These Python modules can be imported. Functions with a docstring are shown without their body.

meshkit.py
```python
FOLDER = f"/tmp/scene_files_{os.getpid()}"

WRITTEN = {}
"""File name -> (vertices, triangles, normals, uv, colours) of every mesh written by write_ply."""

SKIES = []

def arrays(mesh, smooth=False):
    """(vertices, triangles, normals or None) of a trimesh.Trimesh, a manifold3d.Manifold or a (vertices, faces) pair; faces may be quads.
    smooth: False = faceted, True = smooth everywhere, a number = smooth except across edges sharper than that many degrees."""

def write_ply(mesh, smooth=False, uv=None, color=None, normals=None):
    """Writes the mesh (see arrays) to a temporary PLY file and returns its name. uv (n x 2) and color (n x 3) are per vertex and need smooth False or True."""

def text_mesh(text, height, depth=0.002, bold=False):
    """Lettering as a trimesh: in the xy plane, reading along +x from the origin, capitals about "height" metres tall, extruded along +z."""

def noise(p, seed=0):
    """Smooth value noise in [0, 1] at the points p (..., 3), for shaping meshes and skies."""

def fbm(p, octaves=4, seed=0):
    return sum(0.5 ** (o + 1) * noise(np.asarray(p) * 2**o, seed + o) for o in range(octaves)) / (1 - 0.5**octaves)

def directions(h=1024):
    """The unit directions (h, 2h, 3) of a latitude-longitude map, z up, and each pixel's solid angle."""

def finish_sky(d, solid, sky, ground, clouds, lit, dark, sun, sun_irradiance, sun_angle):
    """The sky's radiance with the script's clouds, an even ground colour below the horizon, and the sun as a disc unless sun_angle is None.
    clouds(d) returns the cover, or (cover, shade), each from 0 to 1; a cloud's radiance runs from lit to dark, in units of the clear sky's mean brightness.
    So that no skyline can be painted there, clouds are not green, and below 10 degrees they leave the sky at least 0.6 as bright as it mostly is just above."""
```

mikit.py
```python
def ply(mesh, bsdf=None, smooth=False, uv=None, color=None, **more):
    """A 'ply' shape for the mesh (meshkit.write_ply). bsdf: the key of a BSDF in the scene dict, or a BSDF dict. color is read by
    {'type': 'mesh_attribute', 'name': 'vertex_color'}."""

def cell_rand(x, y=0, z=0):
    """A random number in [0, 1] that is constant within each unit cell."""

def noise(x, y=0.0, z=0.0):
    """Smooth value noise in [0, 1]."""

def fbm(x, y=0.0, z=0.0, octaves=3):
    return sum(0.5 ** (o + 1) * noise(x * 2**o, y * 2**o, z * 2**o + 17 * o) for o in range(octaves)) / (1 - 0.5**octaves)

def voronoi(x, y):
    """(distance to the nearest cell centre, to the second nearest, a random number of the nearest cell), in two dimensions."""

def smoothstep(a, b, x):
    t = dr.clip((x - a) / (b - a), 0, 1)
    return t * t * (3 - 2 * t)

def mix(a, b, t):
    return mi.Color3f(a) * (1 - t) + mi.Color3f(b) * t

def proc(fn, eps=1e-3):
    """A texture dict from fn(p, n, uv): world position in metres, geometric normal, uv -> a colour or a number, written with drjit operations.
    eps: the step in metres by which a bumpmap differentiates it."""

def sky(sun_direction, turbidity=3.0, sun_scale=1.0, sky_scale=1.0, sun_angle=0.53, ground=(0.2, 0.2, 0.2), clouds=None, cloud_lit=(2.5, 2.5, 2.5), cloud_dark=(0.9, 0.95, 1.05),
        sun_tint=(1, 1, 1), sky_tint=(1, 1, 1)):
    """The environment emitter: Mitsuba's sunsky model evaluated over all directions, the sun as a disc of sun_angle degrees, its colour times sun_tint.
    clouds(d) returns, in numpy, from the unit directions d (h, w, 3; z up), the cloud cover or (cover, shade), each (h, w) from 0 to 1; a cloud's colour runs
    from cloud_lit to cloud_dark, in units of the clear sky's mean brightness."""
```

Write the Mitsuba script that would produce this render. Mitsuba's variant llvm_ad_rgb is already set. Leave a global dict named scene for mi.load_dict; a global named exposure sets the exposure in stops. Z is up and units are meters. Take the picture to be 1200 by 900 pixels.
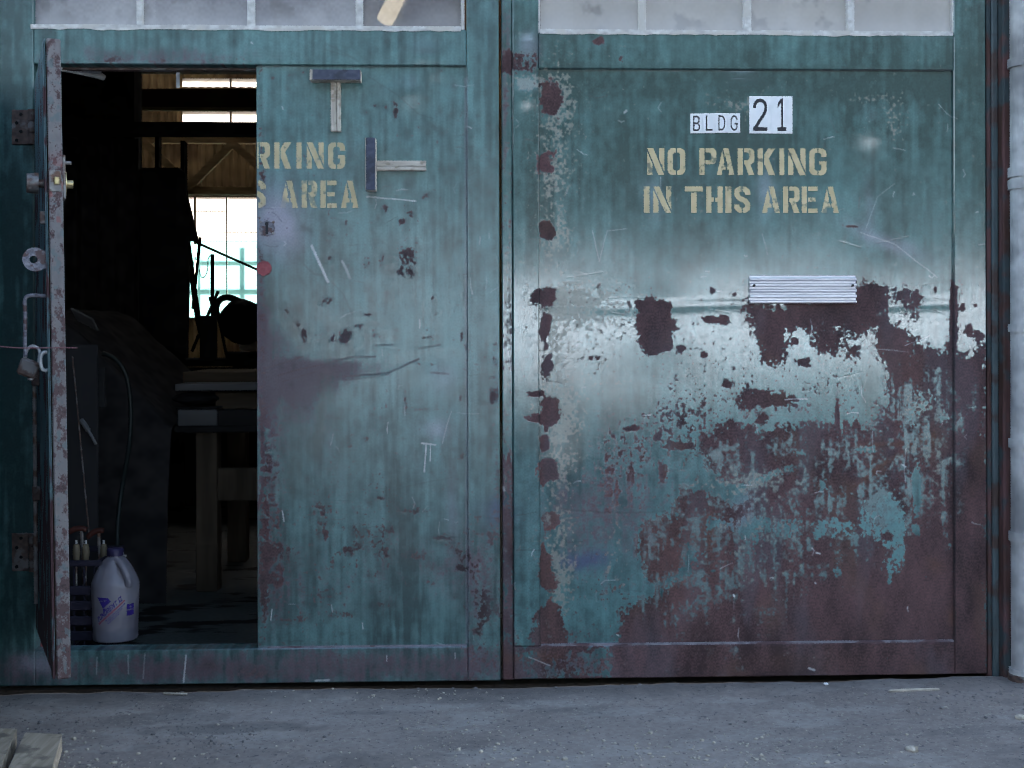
import math, random
import numpy as np, trimesh, drjit as dr, mitsuba as mi, mikit, meshkit
from shapely.geometry import Polygon, LineString, Point, box as sbox
from shapely.ops import unary_union
from mikit import proc, fbm, noise, smoothstep, mix
from mitsuba import ScalarTransform4f as T4

# ------------------------------------------------------------------ camera, sky, exposure
YAW, ROLL, F, HORIZON, DIST = 0.0343, -0.0024, 1500.0, 390.0, 4.11
EYE_Z = 1.150
exposure = 4.38
scene, labels = {}, {}
_c, _s = math.cos(ROLL), math.sin(ROLL)
_fwd = np.array([math.sin(YAW), math.cos(YAW), 0.0]); _right = np.array([math.cos(YAW), -math.sin(YAW), 0.0])
_up = np.array([0, 0, 1.0])
_up_r = _up * _c - _right * _s
scene['camera'] = {'type': 'perspective', 'fov': 2 * math.degrees(math.atan(600 / F)), 'fov_axis': 'x', 'near_clip': 0.05, 'far_clip': 3000.0,
                   'principal_point_offset_y': (450 - HORIZON) / 900.0,
                   'to_world': T4().look_at([0, -DIST, EYE_Z], [float(_fwd[0]), -DIST + float(_fwd[1]), EYE_Z], [float(v) for v in _up_r])}
scene['sky'] = mikit.sky((0.28, 0.86, 0.50), turbidity=3, sky_tint=(1.24, .985, .83), sun_tint=(.78, 1.0, 1.45))


def ray(px, py):
    """Direction (per metre of y) of a point of the photograph: used once, to read distances off the photograph in metres."""
    u, v = (px - 600) / F, -(py - HORIZON) / F
    u, v = u * _c - v * _s, u * _s + v * _c
    d = _fwd + _right * u + _up * v
    return d / d[1]


def at(px, py, Y=0.0):
    d = ray(px, py) * (Y + DIST)
    return float(d[0]), float(d[2] + EYE_Z)


def X(px, Y=0.0, py=420): return at(px, py, Y)[0]
def Zc(py, Y=0.0, px=600): return at(px, py, Y)[1]


def on_ground(px, py, z=0.0):
    d = ray(px, py); t = (z - EYE_Z) / d[2]
    return float(d[0] * t), float(t - DIST)


rng = np.random.default_rng(7)
random.seed(7)

# ------------------------------------------------------------------ helpers
_taken = {}


def numbered(name):
    n = _taken.get(name, 0); _taken[name] = n + 1
    return name if n == 0 else f"{name}_{n:03d}"


def tag(key, label=None, cat=None, group=None, kind=None):
    d = labels.setdefault(key, {})
    for k, v in (('label', label), ('category', cat), ('group', group), ('kind', kind)):
        if v: d[k] = v
    return key


def thing(name, label, cat, group=None):
    return tag(numbered(name), label, cat, group)


def put(name, mesh, m, parent=None, smooth=False, **kw):
    key = numbered(f"{parent}__{name}" if parent else name)
    scene[key] = mikit.ply(mesh, m, smooth=smooth, **kw)
    return key


def cat(ms): return trimesh.util.concatenate([m for m in ms if m is not None])


def box(x0, x1, y0, y1, z0, z1, b=0.0):
    x0, x1 = min(x0, x1), max(x0, x1); y0, y1 = min(y0, y1), max(y0, y1); z0, z1 = min(z0, z1), max(z0, z1)
    if b <= 0:
        m = trimesh.creation.box((x1 - x0, y1 - y0, z1 - z0)); m.apply_translation(((x0 + x1) / 2, (y0 + y1) / 2, (z0 + z1) / 2)); return m
    b = min(b, 0.45 * min(x1 - x0, y1 - y0, z1 - z0))
    P = []
    for x, sx in ((x0, 1), (x1, -1)):
        for y, sy in ((y0, 1), (y1, -1)):
            for z, sz in ((z0, 1), (z1, -1)):
                P += [(x + sx * b, y + sy * b, z), (x + sx * b, y, z + sz * b), (x, y + sy * b, z + sz * b)]
    return trimesh.Trimesh(np.array(P)).convex_hull


def cyl(p, q, r, n=16, r2=None):
    p, q = np.array(p, float), np.array(q, float)
    d = q - p; L = np.linalg.norm(d)
    if r2 is None: m = trimesh.creation.cylinder(r, L, sections=n)
    else: m = trimesh.creation.revolve([(0, -L / 2), (r, -L / 2), (r2, L / 2), (0, L / 2)], sections=n)
    m.apply_transform(trimesh.geometry.align_vectors([0, 0, 1], d / L)); m.apply_translation((p + q) / 2)
    return m


def tube(pts, r, n=10, res=8):
    """A smooth tube through the points."""
    pts = np.array(pts, float)
    if len(pts) > 2:
        from scipy.interpolate import CubicSpline
        t = np.r_[0, np.cumsum(np.linalg.norm(np.diff(pts, axis=0), axis=1))]
        pts = CubicSpline(t, pts)(np.linspace(0, t[-1], res * (len(pts) - 1) + 1))
    r = np.broadcast_to(r, len(pts))
    V, Fc = [], []
    tang = np.gradient(pts, axis=0); tang /= np.linalg.norm(tang, axis=1, keepdims=True)
    a = np.cross(tang[0], [0.3, 0.2, 0.9]); a /= np.linalg.norm(a)
    for i, (p, t) in enumerate(zip(pts, tang)):
        a = a - t * (a @ t); a /= np.linalg.norm(a); b = np.cross(t, a)
        ang = np.arange(n) * 2 * np.pi / n
        V.append(p + r[i] * (np.cos(ang)[:, None] * a + np.sin(ang)[:, None] * b))
    for i in range(len(pts) - 1):
        for k in range(n):
            j = (k + 1) % n
            Fc += [(i * n + k, i * n + j, (i + 1) * n + j), (i * n + k, (i + 1) * n + j, (i + 1) * n + k)]
    L = len(pts) * n
    V = np.vstack(V + [pts[:1], pts[-1:]])
    for k in range(n):
        j = (k + 1) % n
        Fc += [(L, j, k), (L + 1, (len(pts) - 1) * n + k, (len(pts) - 1) * n + j)]
    return trimesh.Trimesh(V, np.array(Fc), process=False)


def grid_mesh(xs, zs, fy):
    """An upright sheet over xs, zs with y = fy(x, z), facing -y."""
    gx, gz = np.meshgrid(xs, zs)
    V = np.stack([gx, fy(gx, gz), gz], -1).reshape(-1, 3)
    n, m = len(zs), len(xs)
    i = np.arange(n * m).reshape(n, m)
    q = np.stack([i[:-1, :-1], i[:-1, 1:], i[1:, 1:], i[1:, :-1]], -1).reshape(-1, 4)
    return trimesh.Trimesh(V, np.vstack([q[:, [0, 1, 2]], q[:, [0, 2, 3]]]), process=False)


def upright(poly, y_front, depth):
    """Extrudes a polygon drawn in (x, z) from y_front back by depth."""
    out = []
    for g in getattr(poly, 'geoms', [poly]):
        if g.is_empty or g.geom_type != 'Polygon': continue
        m = trimesh.creation.extrude_polygon(g, depth, engine='earcut')
        v = np.array(m.vertices); m.vertices = np.stack([v[:, 0], y_front + depth - v[:, 2], v[:, 1]], -1); m.invert()
        if m.volume < 0: m.invert()
        out.append(m)
    return cat(out) if out else None


# ------------------------------------------------------------------ wear of the doors, with some light and shade painted in (metres on the door plane)
TX0, TX1, TZ0, TZ1, STEP = -2.05, 2.05, -0.06, 2.62, 0.0026
NX, NZ = int((TX1 - TX0) / STEP), int((TZ1 - TZ0) / STEP)
gx, gz = np.meshgrid(TX0 + (np.arange(NX) + .5) * STEP, TZ0 + (np.arange(NZ) + .5) * STEP)
PXM = 1.0 / 365.0      # one pixel of the photograph on the door, in metres


def nz(sx, sz, octv=3, seed=0):
    return meshkit.fbm(np.stack([gx / sx, gz / sz, np.full_like(gx, seed * 7.3)], -1), octv, seed).astype(np.float32)


N_fine = nz(.012, .014, 3, 1); N_mid = nz(.05, .06, 4, 2); N_big = nz(.25, .3, 4, 3)
N_drip = nz(.012, .16, 4, 4); N_drip2 = nz(.05, .5, 3, 5); N_speck = nz(.0075, .008, 2, 6); N_sp2 = nz(.016, .02, 2, 9)
WX, WZ = (nz(.06, .06, 4, 7) - .5) * .05, (nz(.06, .06, 4, 8) - .5) * .06


def blob(px, py, rx, ry, amp=1.0, rot=0.0, warp=1.0, hard=2.0):
    """A soft elliptical stain; given in pixels of the photograph and turned into metres on the door."""
    x0, z0 = at(px, py); a, b = rx * PXM, ry * PXM
    R = 2.2 * max(a, b) + .06
    i0, i1 = np.clip([int((x0 - R - TX0) / STEP), int((x0 + R - TX0) / STEP)], 0, NX)
    j0, j1 = np.clip([int((z0 - R - TZ0) / STEP), int((z0 + R - TZ0) / STEP)], 0, NZ)
    s = (slice(j0, j1), slice(i0, i1))
    wx, wz = WX[s] * warp * min(1, a / .03), WZ[s] * warp * min(1, b / .03)
    dx, dz = gx[s] + wx - x0, gz[s] + wz - z0
    c, sn = math.cos(math.radians(rot)), math.sin(math.radians(rot))
    u, v = (dx * c + dz * sn) / a, (-dx * sn + dz * c) / b
    return s, amp * np.exp(-np.log(2) * (u * u + v * v) ** (hard / 2))


def add_blobs(F_, L, **kw):
    for it in L:
        s, v = blob(*it, **kw); F_[s] += v


def seg_field(F_, pts, w, amp=1.0, jitter=0.3):
    """A thin line through the points, for scratches and painted seam shadow."""
    P = [at(*p) for p in pts]
    for (xa, za), (xb, zb) in zip(P[:-1], P[1:]):
        R = .03
        i0, i1 = np.clip([int((min(xa, xb) - R - TX0) / STEP), int((max(xa, xb) + R - TX0) / STEP)], 0, NX)
        j0, j1 = np.clip([int((min(za, zb) - R - TZ0) / STEP), int((max(za, zb) + R - TZ0) / STEP)], 0, NZ)
        s = (slice(j0, j1), slice(i0, i1))
        X_, Z_ = gx[s] + WX[s] * .12, gz[s] + WZ[s] * .12
        dx, dz = xb - xa, zb - za
        t = np.clip(((X_ - xa) * dx + (Z_ - za) * dz) / (dx * dx + dz * dz + 1e-9), 0, 1)
        d = np.hypot(X_ - xa - t * dx, Z_ - za - t * dz)
        v = amp * np.clip(1.4 - d / (w * PXM), 0, 1) * (1 - jitter + jitter * 2 * (N_fine[s] - .2))
        F_[s] = np.maximum(F_[s], v)


def poly_field(pts, feather):
    """1 inside the outline, 0 outside, soft over the feather (pixels)."""
    P = np.array([at(*p) for p in pts])
    X_, Z_ = gx + WX * .55, gz + WZ * .55
    inside = np.zeros(gx.shape, bool); dist = np.full(gx.shape, 9.0, np.float32)
    R = .12
    s = (slice(max(0, int((P[:, 1].min() - R - TZ0) / STEP)), int((P[:, 1].max() + R - TZ0) / STEP)),
         slice(max(0, int((P[:, 0].min() - R - TX0) / STEP)), int((P[:, 0].max() + R - TX0) / STEP)))
    xs, zs = X_[s], Z_[s]; ins, ds = inside[s], dist[s]
    for (xa, za), (xb, zb) in zip(P, np.roll(P, -1, axis=0)):
        cr = ((za > zs) != (zb > zs)) & (xs < (xb - xa) * (zs - za) / (zb - za + 1e-12) + xa)
        ins ^= cr
        dx, dz = xb - xa, zb - za
        t = np.clip(((xs - xa) * dx + (zs - za) * dz) / (dx * dx + dz * dz + 1e-9), 0, 1)
        np.minimum(ds, np.hypot(xs - xa - t * dx, zs - za - t * dz), out=ds)
    sd = np.where(inside, dist, -dist)
    return np.clip(.5 + sd / (2 * feather * PXM), 0, 1)


def sstep(a, b, v):
    t = np.clip((v - a) / (b - a), 0, 1); return t * t * (3 - 2 * t)


def px_rect(x0, x1, y0, y1, f=3):
    """Soft rectangle mask in metres from pixel bounds."""
    xa, xb = X(x0), X(x1); za, zb = Zc(y1, px=(x0 + x1) / 2), Zc(y0, px=(x0 + x1) / 2); f *= PXM
    return np.clip(.5 + (gx - xa) / f, 0, 1) * np.clip(.5 + (xb - gx) / f, 0, 1) * np.clip(.5 + (gz - za) / f, 0, 1) * np.clip(.5 + (zb - gz) / f, 0, 1)


rightleaf = (gx > X(587)).astype(np.float32)
# --- rust: amount
A = np.zeros(gx.shape, np.float32)
main = poly_field([(880, 360), (900, 356), (960, 358), (1002, 354), (1006, 338), (1016, 328), (1032, 329), (1046, 342), (1060, 333), (1078, 340), (1080, 358), (1073, 374),
                   (1064, 384), (1078, 398), (1096, 411), (1112, 416), (1117, 400), (1119, 330), (1124, 330), (1124, 412), (1135, 414), (1160, 402), (1160, 800), (728, 800), (733, 720), (766, 702),
                   (800, 672), (766, 678), (753, 645), (758, 622), (795, 606), (800, 578), (866, 582), (852, 562), (838, 545), (828, 520), (850, 506), (905, 508), (960, 504),
                   (1000, 511), (1026, 505), (1032, 490), (1046, 468), (1042, 440), (1034, 410), (1030, 388), (1006, 384), (985, 392), (978, 408), (962, 404), (958, 384),
                   (938, 380), (922, 386), (912, 420), (904, 420), (900, 402), (890, 386)], 15)
A = np.maximum(A, main * .95)
A = np.maximum(A, .9 * poly_field([(747, 356), (765, 350), (783, 358), (790, 378), (788, 400), (778, 413), (760, 416), (750, 402), (746, 380)], 6))
holes = poly_field([(1004, 578), (1022, 584), (1046, 573), (1058, 590), (1064, 612), (1065, 642), (1060, 664), (1046, 691), (1034, 664), (1042, 648), (1022, 640), (996, 636), (955, 632), (952, 616),
                    (966, 604), (1006, 612)], 7)
A -= holes * .62
add_blobs(A, [(1050, 366, 12, 14, -.9), (975, 386, 14, 6, -.6), (912, 363, 12, 4, -.5), (1076, 575, 5, 22, -.9), (925, 618, 22, 14, -.62), (880, 618, 16, 12, -.6), (900, 560, 44, 7, -.75, 18),
              (866, 585, 12, 9, -.6), (1017, 529, 16, 6, -.8), (940, 531, 12, 5, -.7), (1074, 622, 4, 6, -.8), (1113, 640, 4, 6, -.6), (840, 612, 14, 9, -.55), (880, 655, 6, 30, -.35), (985, 660, 8, 16, -.55),
              (810, 655, 10, 14, -.45), (1108, 490, 7, 7, -.6), (1127, 492, 3, 7, -.6), (1115, 540, 3, 5, -.6), (985, 700, 6, 30, -.4), (966, 570, 5, 12, -.8), (974, 585, 3, 12, -.6), (1085, 470, 16, 16, -.45),
              (1068, 490, 10, 14, -.5), (1085, 575, 14, 30, -.25), (825, 645, 62, 62, -.36), (770, 650, 14, 34, .35), (806, 612, 14, 12, .3), (905, 640, 30, 50, -.10), (728, 690, 25, 20, .1), (1000, 412, 8, 10, .5), (1032, 610, 3, 3, 1.2), (1008, 622, 3, 3, 1.2), (1016, 640, 7, 6, 1.2),
              (1040, 630, 4, 3, 1.2), (1030, 640, 3, 3, 1.2)])
spots = [(840, 375, 11, 3, 1), (798, 409, 4, 3, .9), (825, 415, 3, 3, 1), (851, 373, 4, 3, .9), (900, 468, 26, 9, .9), (852, 450, 4, 4, .9), (943, 425, 6, 4, .8), (895, 490, 5, 4, .9), (795, 523, 12, 3, .95), (741, 503, 6, 2, .9),
         (770, 512, 4, 4, .7), (778, 552, 4, 6, .8), (836, 340, 3, 3, .7), (862, 345, 3, 2, .7), (1135, 386, 4, 6, 1.2), (1128, 360, 2, 4, 1), (1145, 394, 6, 5, .9), (1098, 340, 2, 4, 1), (1143, 358, 2, 2, 1),
         (983, 486, 2, 14, .9), (994, 496, 3, 2, .9), (890, 494, 3, 2, .9), (1006, 505, 3, 10, .8), (935, 400, 3, 3, .9), (860, 500, 3, 8, .6), (1000, 265, 10, 2, .6), (700, 47, 10, 5, .9), (727, 70, 4, 8, .6), (690, 420, 14, 3, .45)]
add_blobs(A, spots)
welds = [(645, 112, 13, 27), (640, 187, 10, 18), (640, 272, 9, 18), (640, 345, 11, 14), (638, 384, 6, 22), (641, 430, 8, 18), (626, 462, 10, 4), (624, 490, 10, 6), (642, 485, 10, 18), (637, 520, 6, 14), (641, 555, 10, 16), (640, 612, 10, 14),
         (641, 676, 9, 24), (643, 728, 12, 22), (636, 650, 3, 20), (641, 750, 18, 16), (1118, 370, 2.5, 40), (645, 46, 0.1, 0.1)]
add_blobs(A, [(w[0], w[1], w[2], w[3] * .84, .92) for w in welds], hard=3, warp=1.5)
# left stile and strips of the right leaf
A += px_rect(589, 634, 60, 86, 10) * .62 + px_rect(587, 601, 0, 800, 2) * .30 + px_rect(587, 602, 530, 800, 20) * .45 + px_rect(601, 632, 88, 104, 8) * .18
A += px_rect(587, 860, 756, 800, 4) * (.47 + .1 * (N_big > .5)) + px_rect(632, 760, 738, 760, 12) * .3
A += px_rect(640, 1030, 300, 740, 60) * .20 + px_rect(700, 840, 470, 610, 30) * .17 + px_rect(650, 760, 500, 740, 40) * .06 + px_rect(780, 1060, 350, 520, 40) * .06 + px_rect(640, 770, 330, 360, 14) * .05
A += px_rect(601, 632, 350, 470, 20) * .22 + px_rect(601, 632, 600, 755, 20) * .18
# left leaf
A += px_rect(301, 312, 70, 760, 8) * .33 + px_rect(300, 330, 470, 720, 24) * .26 + px_rect(545, 584, 600, 790, 20) * .20 + px_rect(572, 586, 400, 640, 8) * .26 + px_rect(300, 546, 560, 740, 70) * .13
A += px_rect(80, 584, 757, 800, 4) * .20 + px_rect(60, 300, 68, 80, 4) * .34 + px_rect(301, 583, 120, 755, 50) * (.06 + .22 * np.clip(nz(.09, .12, 3, 31) - .42, 0, 1) * 4 * .5)
lsp = [(318, 88, 3, 4), (343, 87, 5, 4), (356, 85, 3, 3), (337, 103, 2, 2), (440, 122, 4, 2, .8), (452, 124, 2, 3, .8), (464, 128, 3, 8, .8), (463, 133, 2, 4), (491, 148, 3, 3, .7), (516, 82, 5, 3, .8), (533, 100, 3, 4, .8), (430, 130, 2, 2),
       (385, 275, 5, 16, .65), (385, 302, 3, 3), (403, 261, 3, 3), (428, 306, 5, 7, .9), (448, 305, 4, 8, .95), (475, 298, 10, 14, .8), (480, 320, 8, 6, .6), (464, 319, 8, 3, .7), (470, 260, 4, 4), (480, 250, 5, 8, .8), (500, 230, 8, 4, .7),
       (450, 243, 3, 4, .8), (380, 353, 7, 6, .75), (347, 379, 3, 6), (357, 395, 6, 10, .7), (392, 394, 12, 8, .75), (405, 394, 5, 8, .7), (335, 368, 3, 6), (430, 368, 10, 2, .8), (438, 380, 5, 5, .7), (418, 384, 6, 5, .7), (440, 393, 10, 2.5, .8),
       (500, 395, 6, 2), (507, 351, 3, 4), (541, 468, 3, 8, .9), (541, 395, 2, 6), (430, 515, 4, 3, .8), (475, 470, 2, 14, .6), (490, 480, 9, 2, .7), (540, 533, 3, 6, .8), (377, 610, 6, 18, .6), (447, 640, 10, 14, .55), (420, 628, 8, 8, .5), (485, 655, 14, 7, .75), (520, 630, 14, 3, .6, 0), (531, 640, 6, 16, .7, 40),
       (540, 666, 5, 4, .9), (410, 645, 10, 4, .7), (345, 655, 8, 8, .55), (317, 650, 10, 8, .7), (315, 680, 9, 5, .8), (460, 622, 8, 4, .5), (480, 600, 12, 3, .7), (445, 585, 6, 3, .6), (570, 710, 8, 16, .7), (560, 740, 6, 8, .7), (300, 788, 18, 4, .8), (550, 795, 12, 3, .7), (400, 720, 14, 3, .5),
       (445, 710, 20, 3, .5), (345, 725, 14, 5, .55), (385, 700, 10, 5, .4), (565, 420, 4, 8, .6), (578, 465, 4, 10, .7), (498, 60, 8, 3, .3), (138, 65, 14, 4, .5, 0), (55, 32, 3, 5, .8), (227, 42, 3, 5, .6), (190, 62, 5, 6, .6), (245, 780, 8, 4, .8)]
add_blobs(A, [(*s[:4], (s[4] if len(s) > 4 else .9) * .53, *s[5:]) for s in lsp], warp=1.0)
A += .25 * np.clip(px_rect(301, 545, 100, 740, 80), 0, 1) * (sstep(.62, .8, nz(.02, .035, 2, 15)))
N_r = .40 * (N_mid - .5) + .44 * (N_fine - .5) + .34 * (N_drip - .5) + .40 * (N_speck - .5) + .30 * (nz(.0055, .007, 2, 17) - .5)
AE = A + N_r * 1.35 * (.30 + .70 * sstep(.12, .5, A))
rust = sstep(.47, .56, AE).astype(np.float32)
spk = sstep(.640, .70, N_sp2 * .22 + N_speck * .43 + nz(.0058, .0066, 2, 19) * .35 + .22 * (N_big - .5) + .24 * (np.clip(A, 0, .6) - .2)) * np.clip(A * 4, 0, 1)
REM = np.zeros(gx.shape, np.float32)
add_blobs(REM, [(1068, 480, 70, 70, .9), (1000, 600, 130, 60, .8), (900, 585, 90, 60, .8), (820, 640, 80, 80, 1.0), (1090, 560, 20, 60, .5), (900, 680, 90, 50, .45), (960, 535, 120, 20, .8), (1110, 490, 50, 30, .6), (900, 775, 260, 24, .5), (1010, 370, 70, 40, .5), (760, 700, 40, 40, .5), (600, 500, 16, 320, .9), (642, 600, 14, 200, .6)])
rem = sstep(.565, .66, .36 * N_mid + .22 * N_fine + .20 * N_speck + .22 * N_drip + .20 * (np.clip(REM, 0, 1) - .6)) * np.clip(REM * 1.6, 0, 1)
rust = np.clip(np.maximum(rust, .85 * spk) - .8 * rem, 0, 1).astype(np.float32)
# --- sandy halo: primer laid bare round the welds and along the rust's edge
HALO = np.zeros(gx.shape, np.float32)
add_blobs(HALO, [(652, 486, 18, 26, .8), (652, 555, 18, 24, .8), (652, 612, 18, 22, .8), (656, 675, 16, 34, .8), (655, 118, 22, 38, 1), (650, 195, 18, 30, .9), (651, 275, 18, 32, .9), (662, 350, 34, 16, .7), (690, 360, 50, 26, .75), (690, 430, 46, 50, .34), (650, 420, 14, 60, .6), (660, 500, 18, 40, .45), (650, 690, 12, 50, .5), (616, 96, 18, 8, 1.3),
                 (594, 370, 6, 60, .9), (594, 560, 6, 25, .8), (1020, 115, 26, 5, .8), (1052, 140, 10, 26, .7), (900, 562, 60, 14, .9), (890, 610, 50, 30, .45), (905, 340, 16, 8, .6), (980, 440, 40, 50, .3), (1085, 475, 16, 14, 1.1), (1040, 530, 60, 8, .7),
                 (1100, 560, 6, 45, .9), (1095, 520, 12, 24, .6), (960, 770, 60, 18, .5), (880, 690, 20, 40, .5), (930, 700, 14, 50, .45), (720, 640, 14, 80, .4), (880, 340, 30, 10, .5), (615, 750, 8, 10, .5), (870, 120, 36, 12, .55), (1065, 690, 20, 60, .3)])
halo = sstep(.45, .80, HALO * .62 + (N_speck - .5) * 1.2 + (N_fine - .5) * .8 + .12).astype(np.float32) * .8
halo *= np.where(gx > X(586), 1, 0)
# --- tint of the paint: dark green to pale blue, with the streaks of rain and the left stile shade painted in
TINT = .5 + .65 * (N_drip - .5) + .75 * (N_drip2 - .5) + .6 * (N_big - .5) + .55 * (N_mid - .5) + .3 * (N_fine - .5)
add_blobs(TINT, [(760, 170, 170, 75, -.26), (1000, 150, 100, 90, -.20), (660, 200, 40, 120, -.15), (690, 220, 26, 60, .32), (705, 270, 40, 30, .2), (765, 232, 8, 30, .4), (898, 235, 8, 26, .5), (1010, 240, 40, 60, .2), (745, 105, 40, 26, .2), (1040, 215, 30, 30, -.2), (700, 460, 60, 90, .08),
                 (900, 440, 110, 60, .12), (430, 250, 120, 200, .10), (360, 150, 90, 80, .12), (510, 430, 30, 60, .3), (400, 540, 100, 80, -.12), (400, 680, 160, 60, -.08), (680, 700, 40, 50, .1), (14, 450, 34, 330, -.60), (300, 780, 320, 20, -.18), (1140, 120, 26, 200, -.25), (665, 330, 40, 300, -.12),  # the strong dark blob over the left stile paints in its shade
                 (880, 110, 60, 12, .2), (1020, 610, 60, 60, .3)], warp=1.4)
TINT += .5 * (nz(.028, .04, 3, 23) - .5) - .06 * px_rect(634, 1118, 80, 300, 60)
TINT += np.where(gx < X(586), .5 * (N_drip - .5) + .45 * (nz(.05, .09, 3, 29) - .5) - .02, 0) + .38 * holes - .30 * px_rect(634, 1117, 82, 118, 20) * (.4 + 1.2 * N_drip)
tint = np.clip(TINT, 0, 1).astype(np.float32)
# --- purple primer haze where hands and goods have rubbed the left leaf, and grime
HZ = np.zeros(gx.shape, np.float32)
add_blobs(HZ, [(318, 430, 30, 40, .62), (400, 432, 90, 8, .34, 5), (335, 452, 46, 14, .38), (305, 370, 12, 60, .7), (345, 432, 40, 10, .5), (360, 445, 60, 14, .6, 10), (310, 560, 16, 120, .55), (350, 480, 40, 30, .35), (330, 690, 40, 40, .35), (430, 680, 120, 60, .22), (380, 540, 40, 40, .3), (560, 690, 20, 90, .35), (440, 782, 200, 18, .62), (180, 784, 140, 18, .62), (720, 776, 160, 16, .45), (20, 790, 40, 20, .4), (190, 66, 120, 10, .6),
               (590, 40, 6, 200, .6), (690, 560, 70, 50, .22), (720, 620, 50, 60, .34), (690, 700, 70, 60, .1), (760, 560, 60, 50, .22), (520, 660, 50, 30, .3), (660, 620, 30, 60, .3), (950, 480, 80, 12, .25)])
haze_ = (.82 * np.clip(HZ * 2, 0, 1) * sstep(.12, 1.05, HZ + 1.1 * (N_drip - .5) + .8 * (N_mid - .5) + .9 * (N_fine - .5) + .3 * (N_speck - .5))).astype(np.float32)
haze_ = np.clip(haze_ + .24 * sstep(.28, .50, AE + .25 * (N_speck - .5)) * (.4 + 1.2 * (N_fine - .2)), 0, .9).astype(np.float32)
# --- lavender overpaint round the lock, milky rubbings, panel ledges painted as lit
PALE = np.zeros(gx.shape, np.float32)
add_blobs(PALE, [(322, 255, 22, 30, .95), (332, 272, 22, 24, .55), (690, 110, 20, 0.1, 0), (1040, 282, 36, 7, .6, -22), (515, 505, 12, 10, .5), (50, 778, 22, 10, .6), (870, 600, 10, 18, .5, -40), (620, 55, 10, 12, .5), (1020, 250, 6, 30, .25), (897, 225, 8, 20, .5), (766, 230, 8, 18, .35),
                 (530, 600, 5, 40, .25), (680, 100, 10, 8, 0), (520, 440, 12, 14, .3)])
PALE += px_rect(545, 549, 90, 755, 2) * .3 + px_rect(301, 546, 757, 760, 2) * .3 + px_rect(632, 1120, 752, 757, 3) * .35  # pale edge lines; those along the panel bottoms paint the lit ledge
pale = np.clip(PALE * (.7 + .6 * (N_mid - .3)), 0, .9).astype(np.float32)
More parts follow.
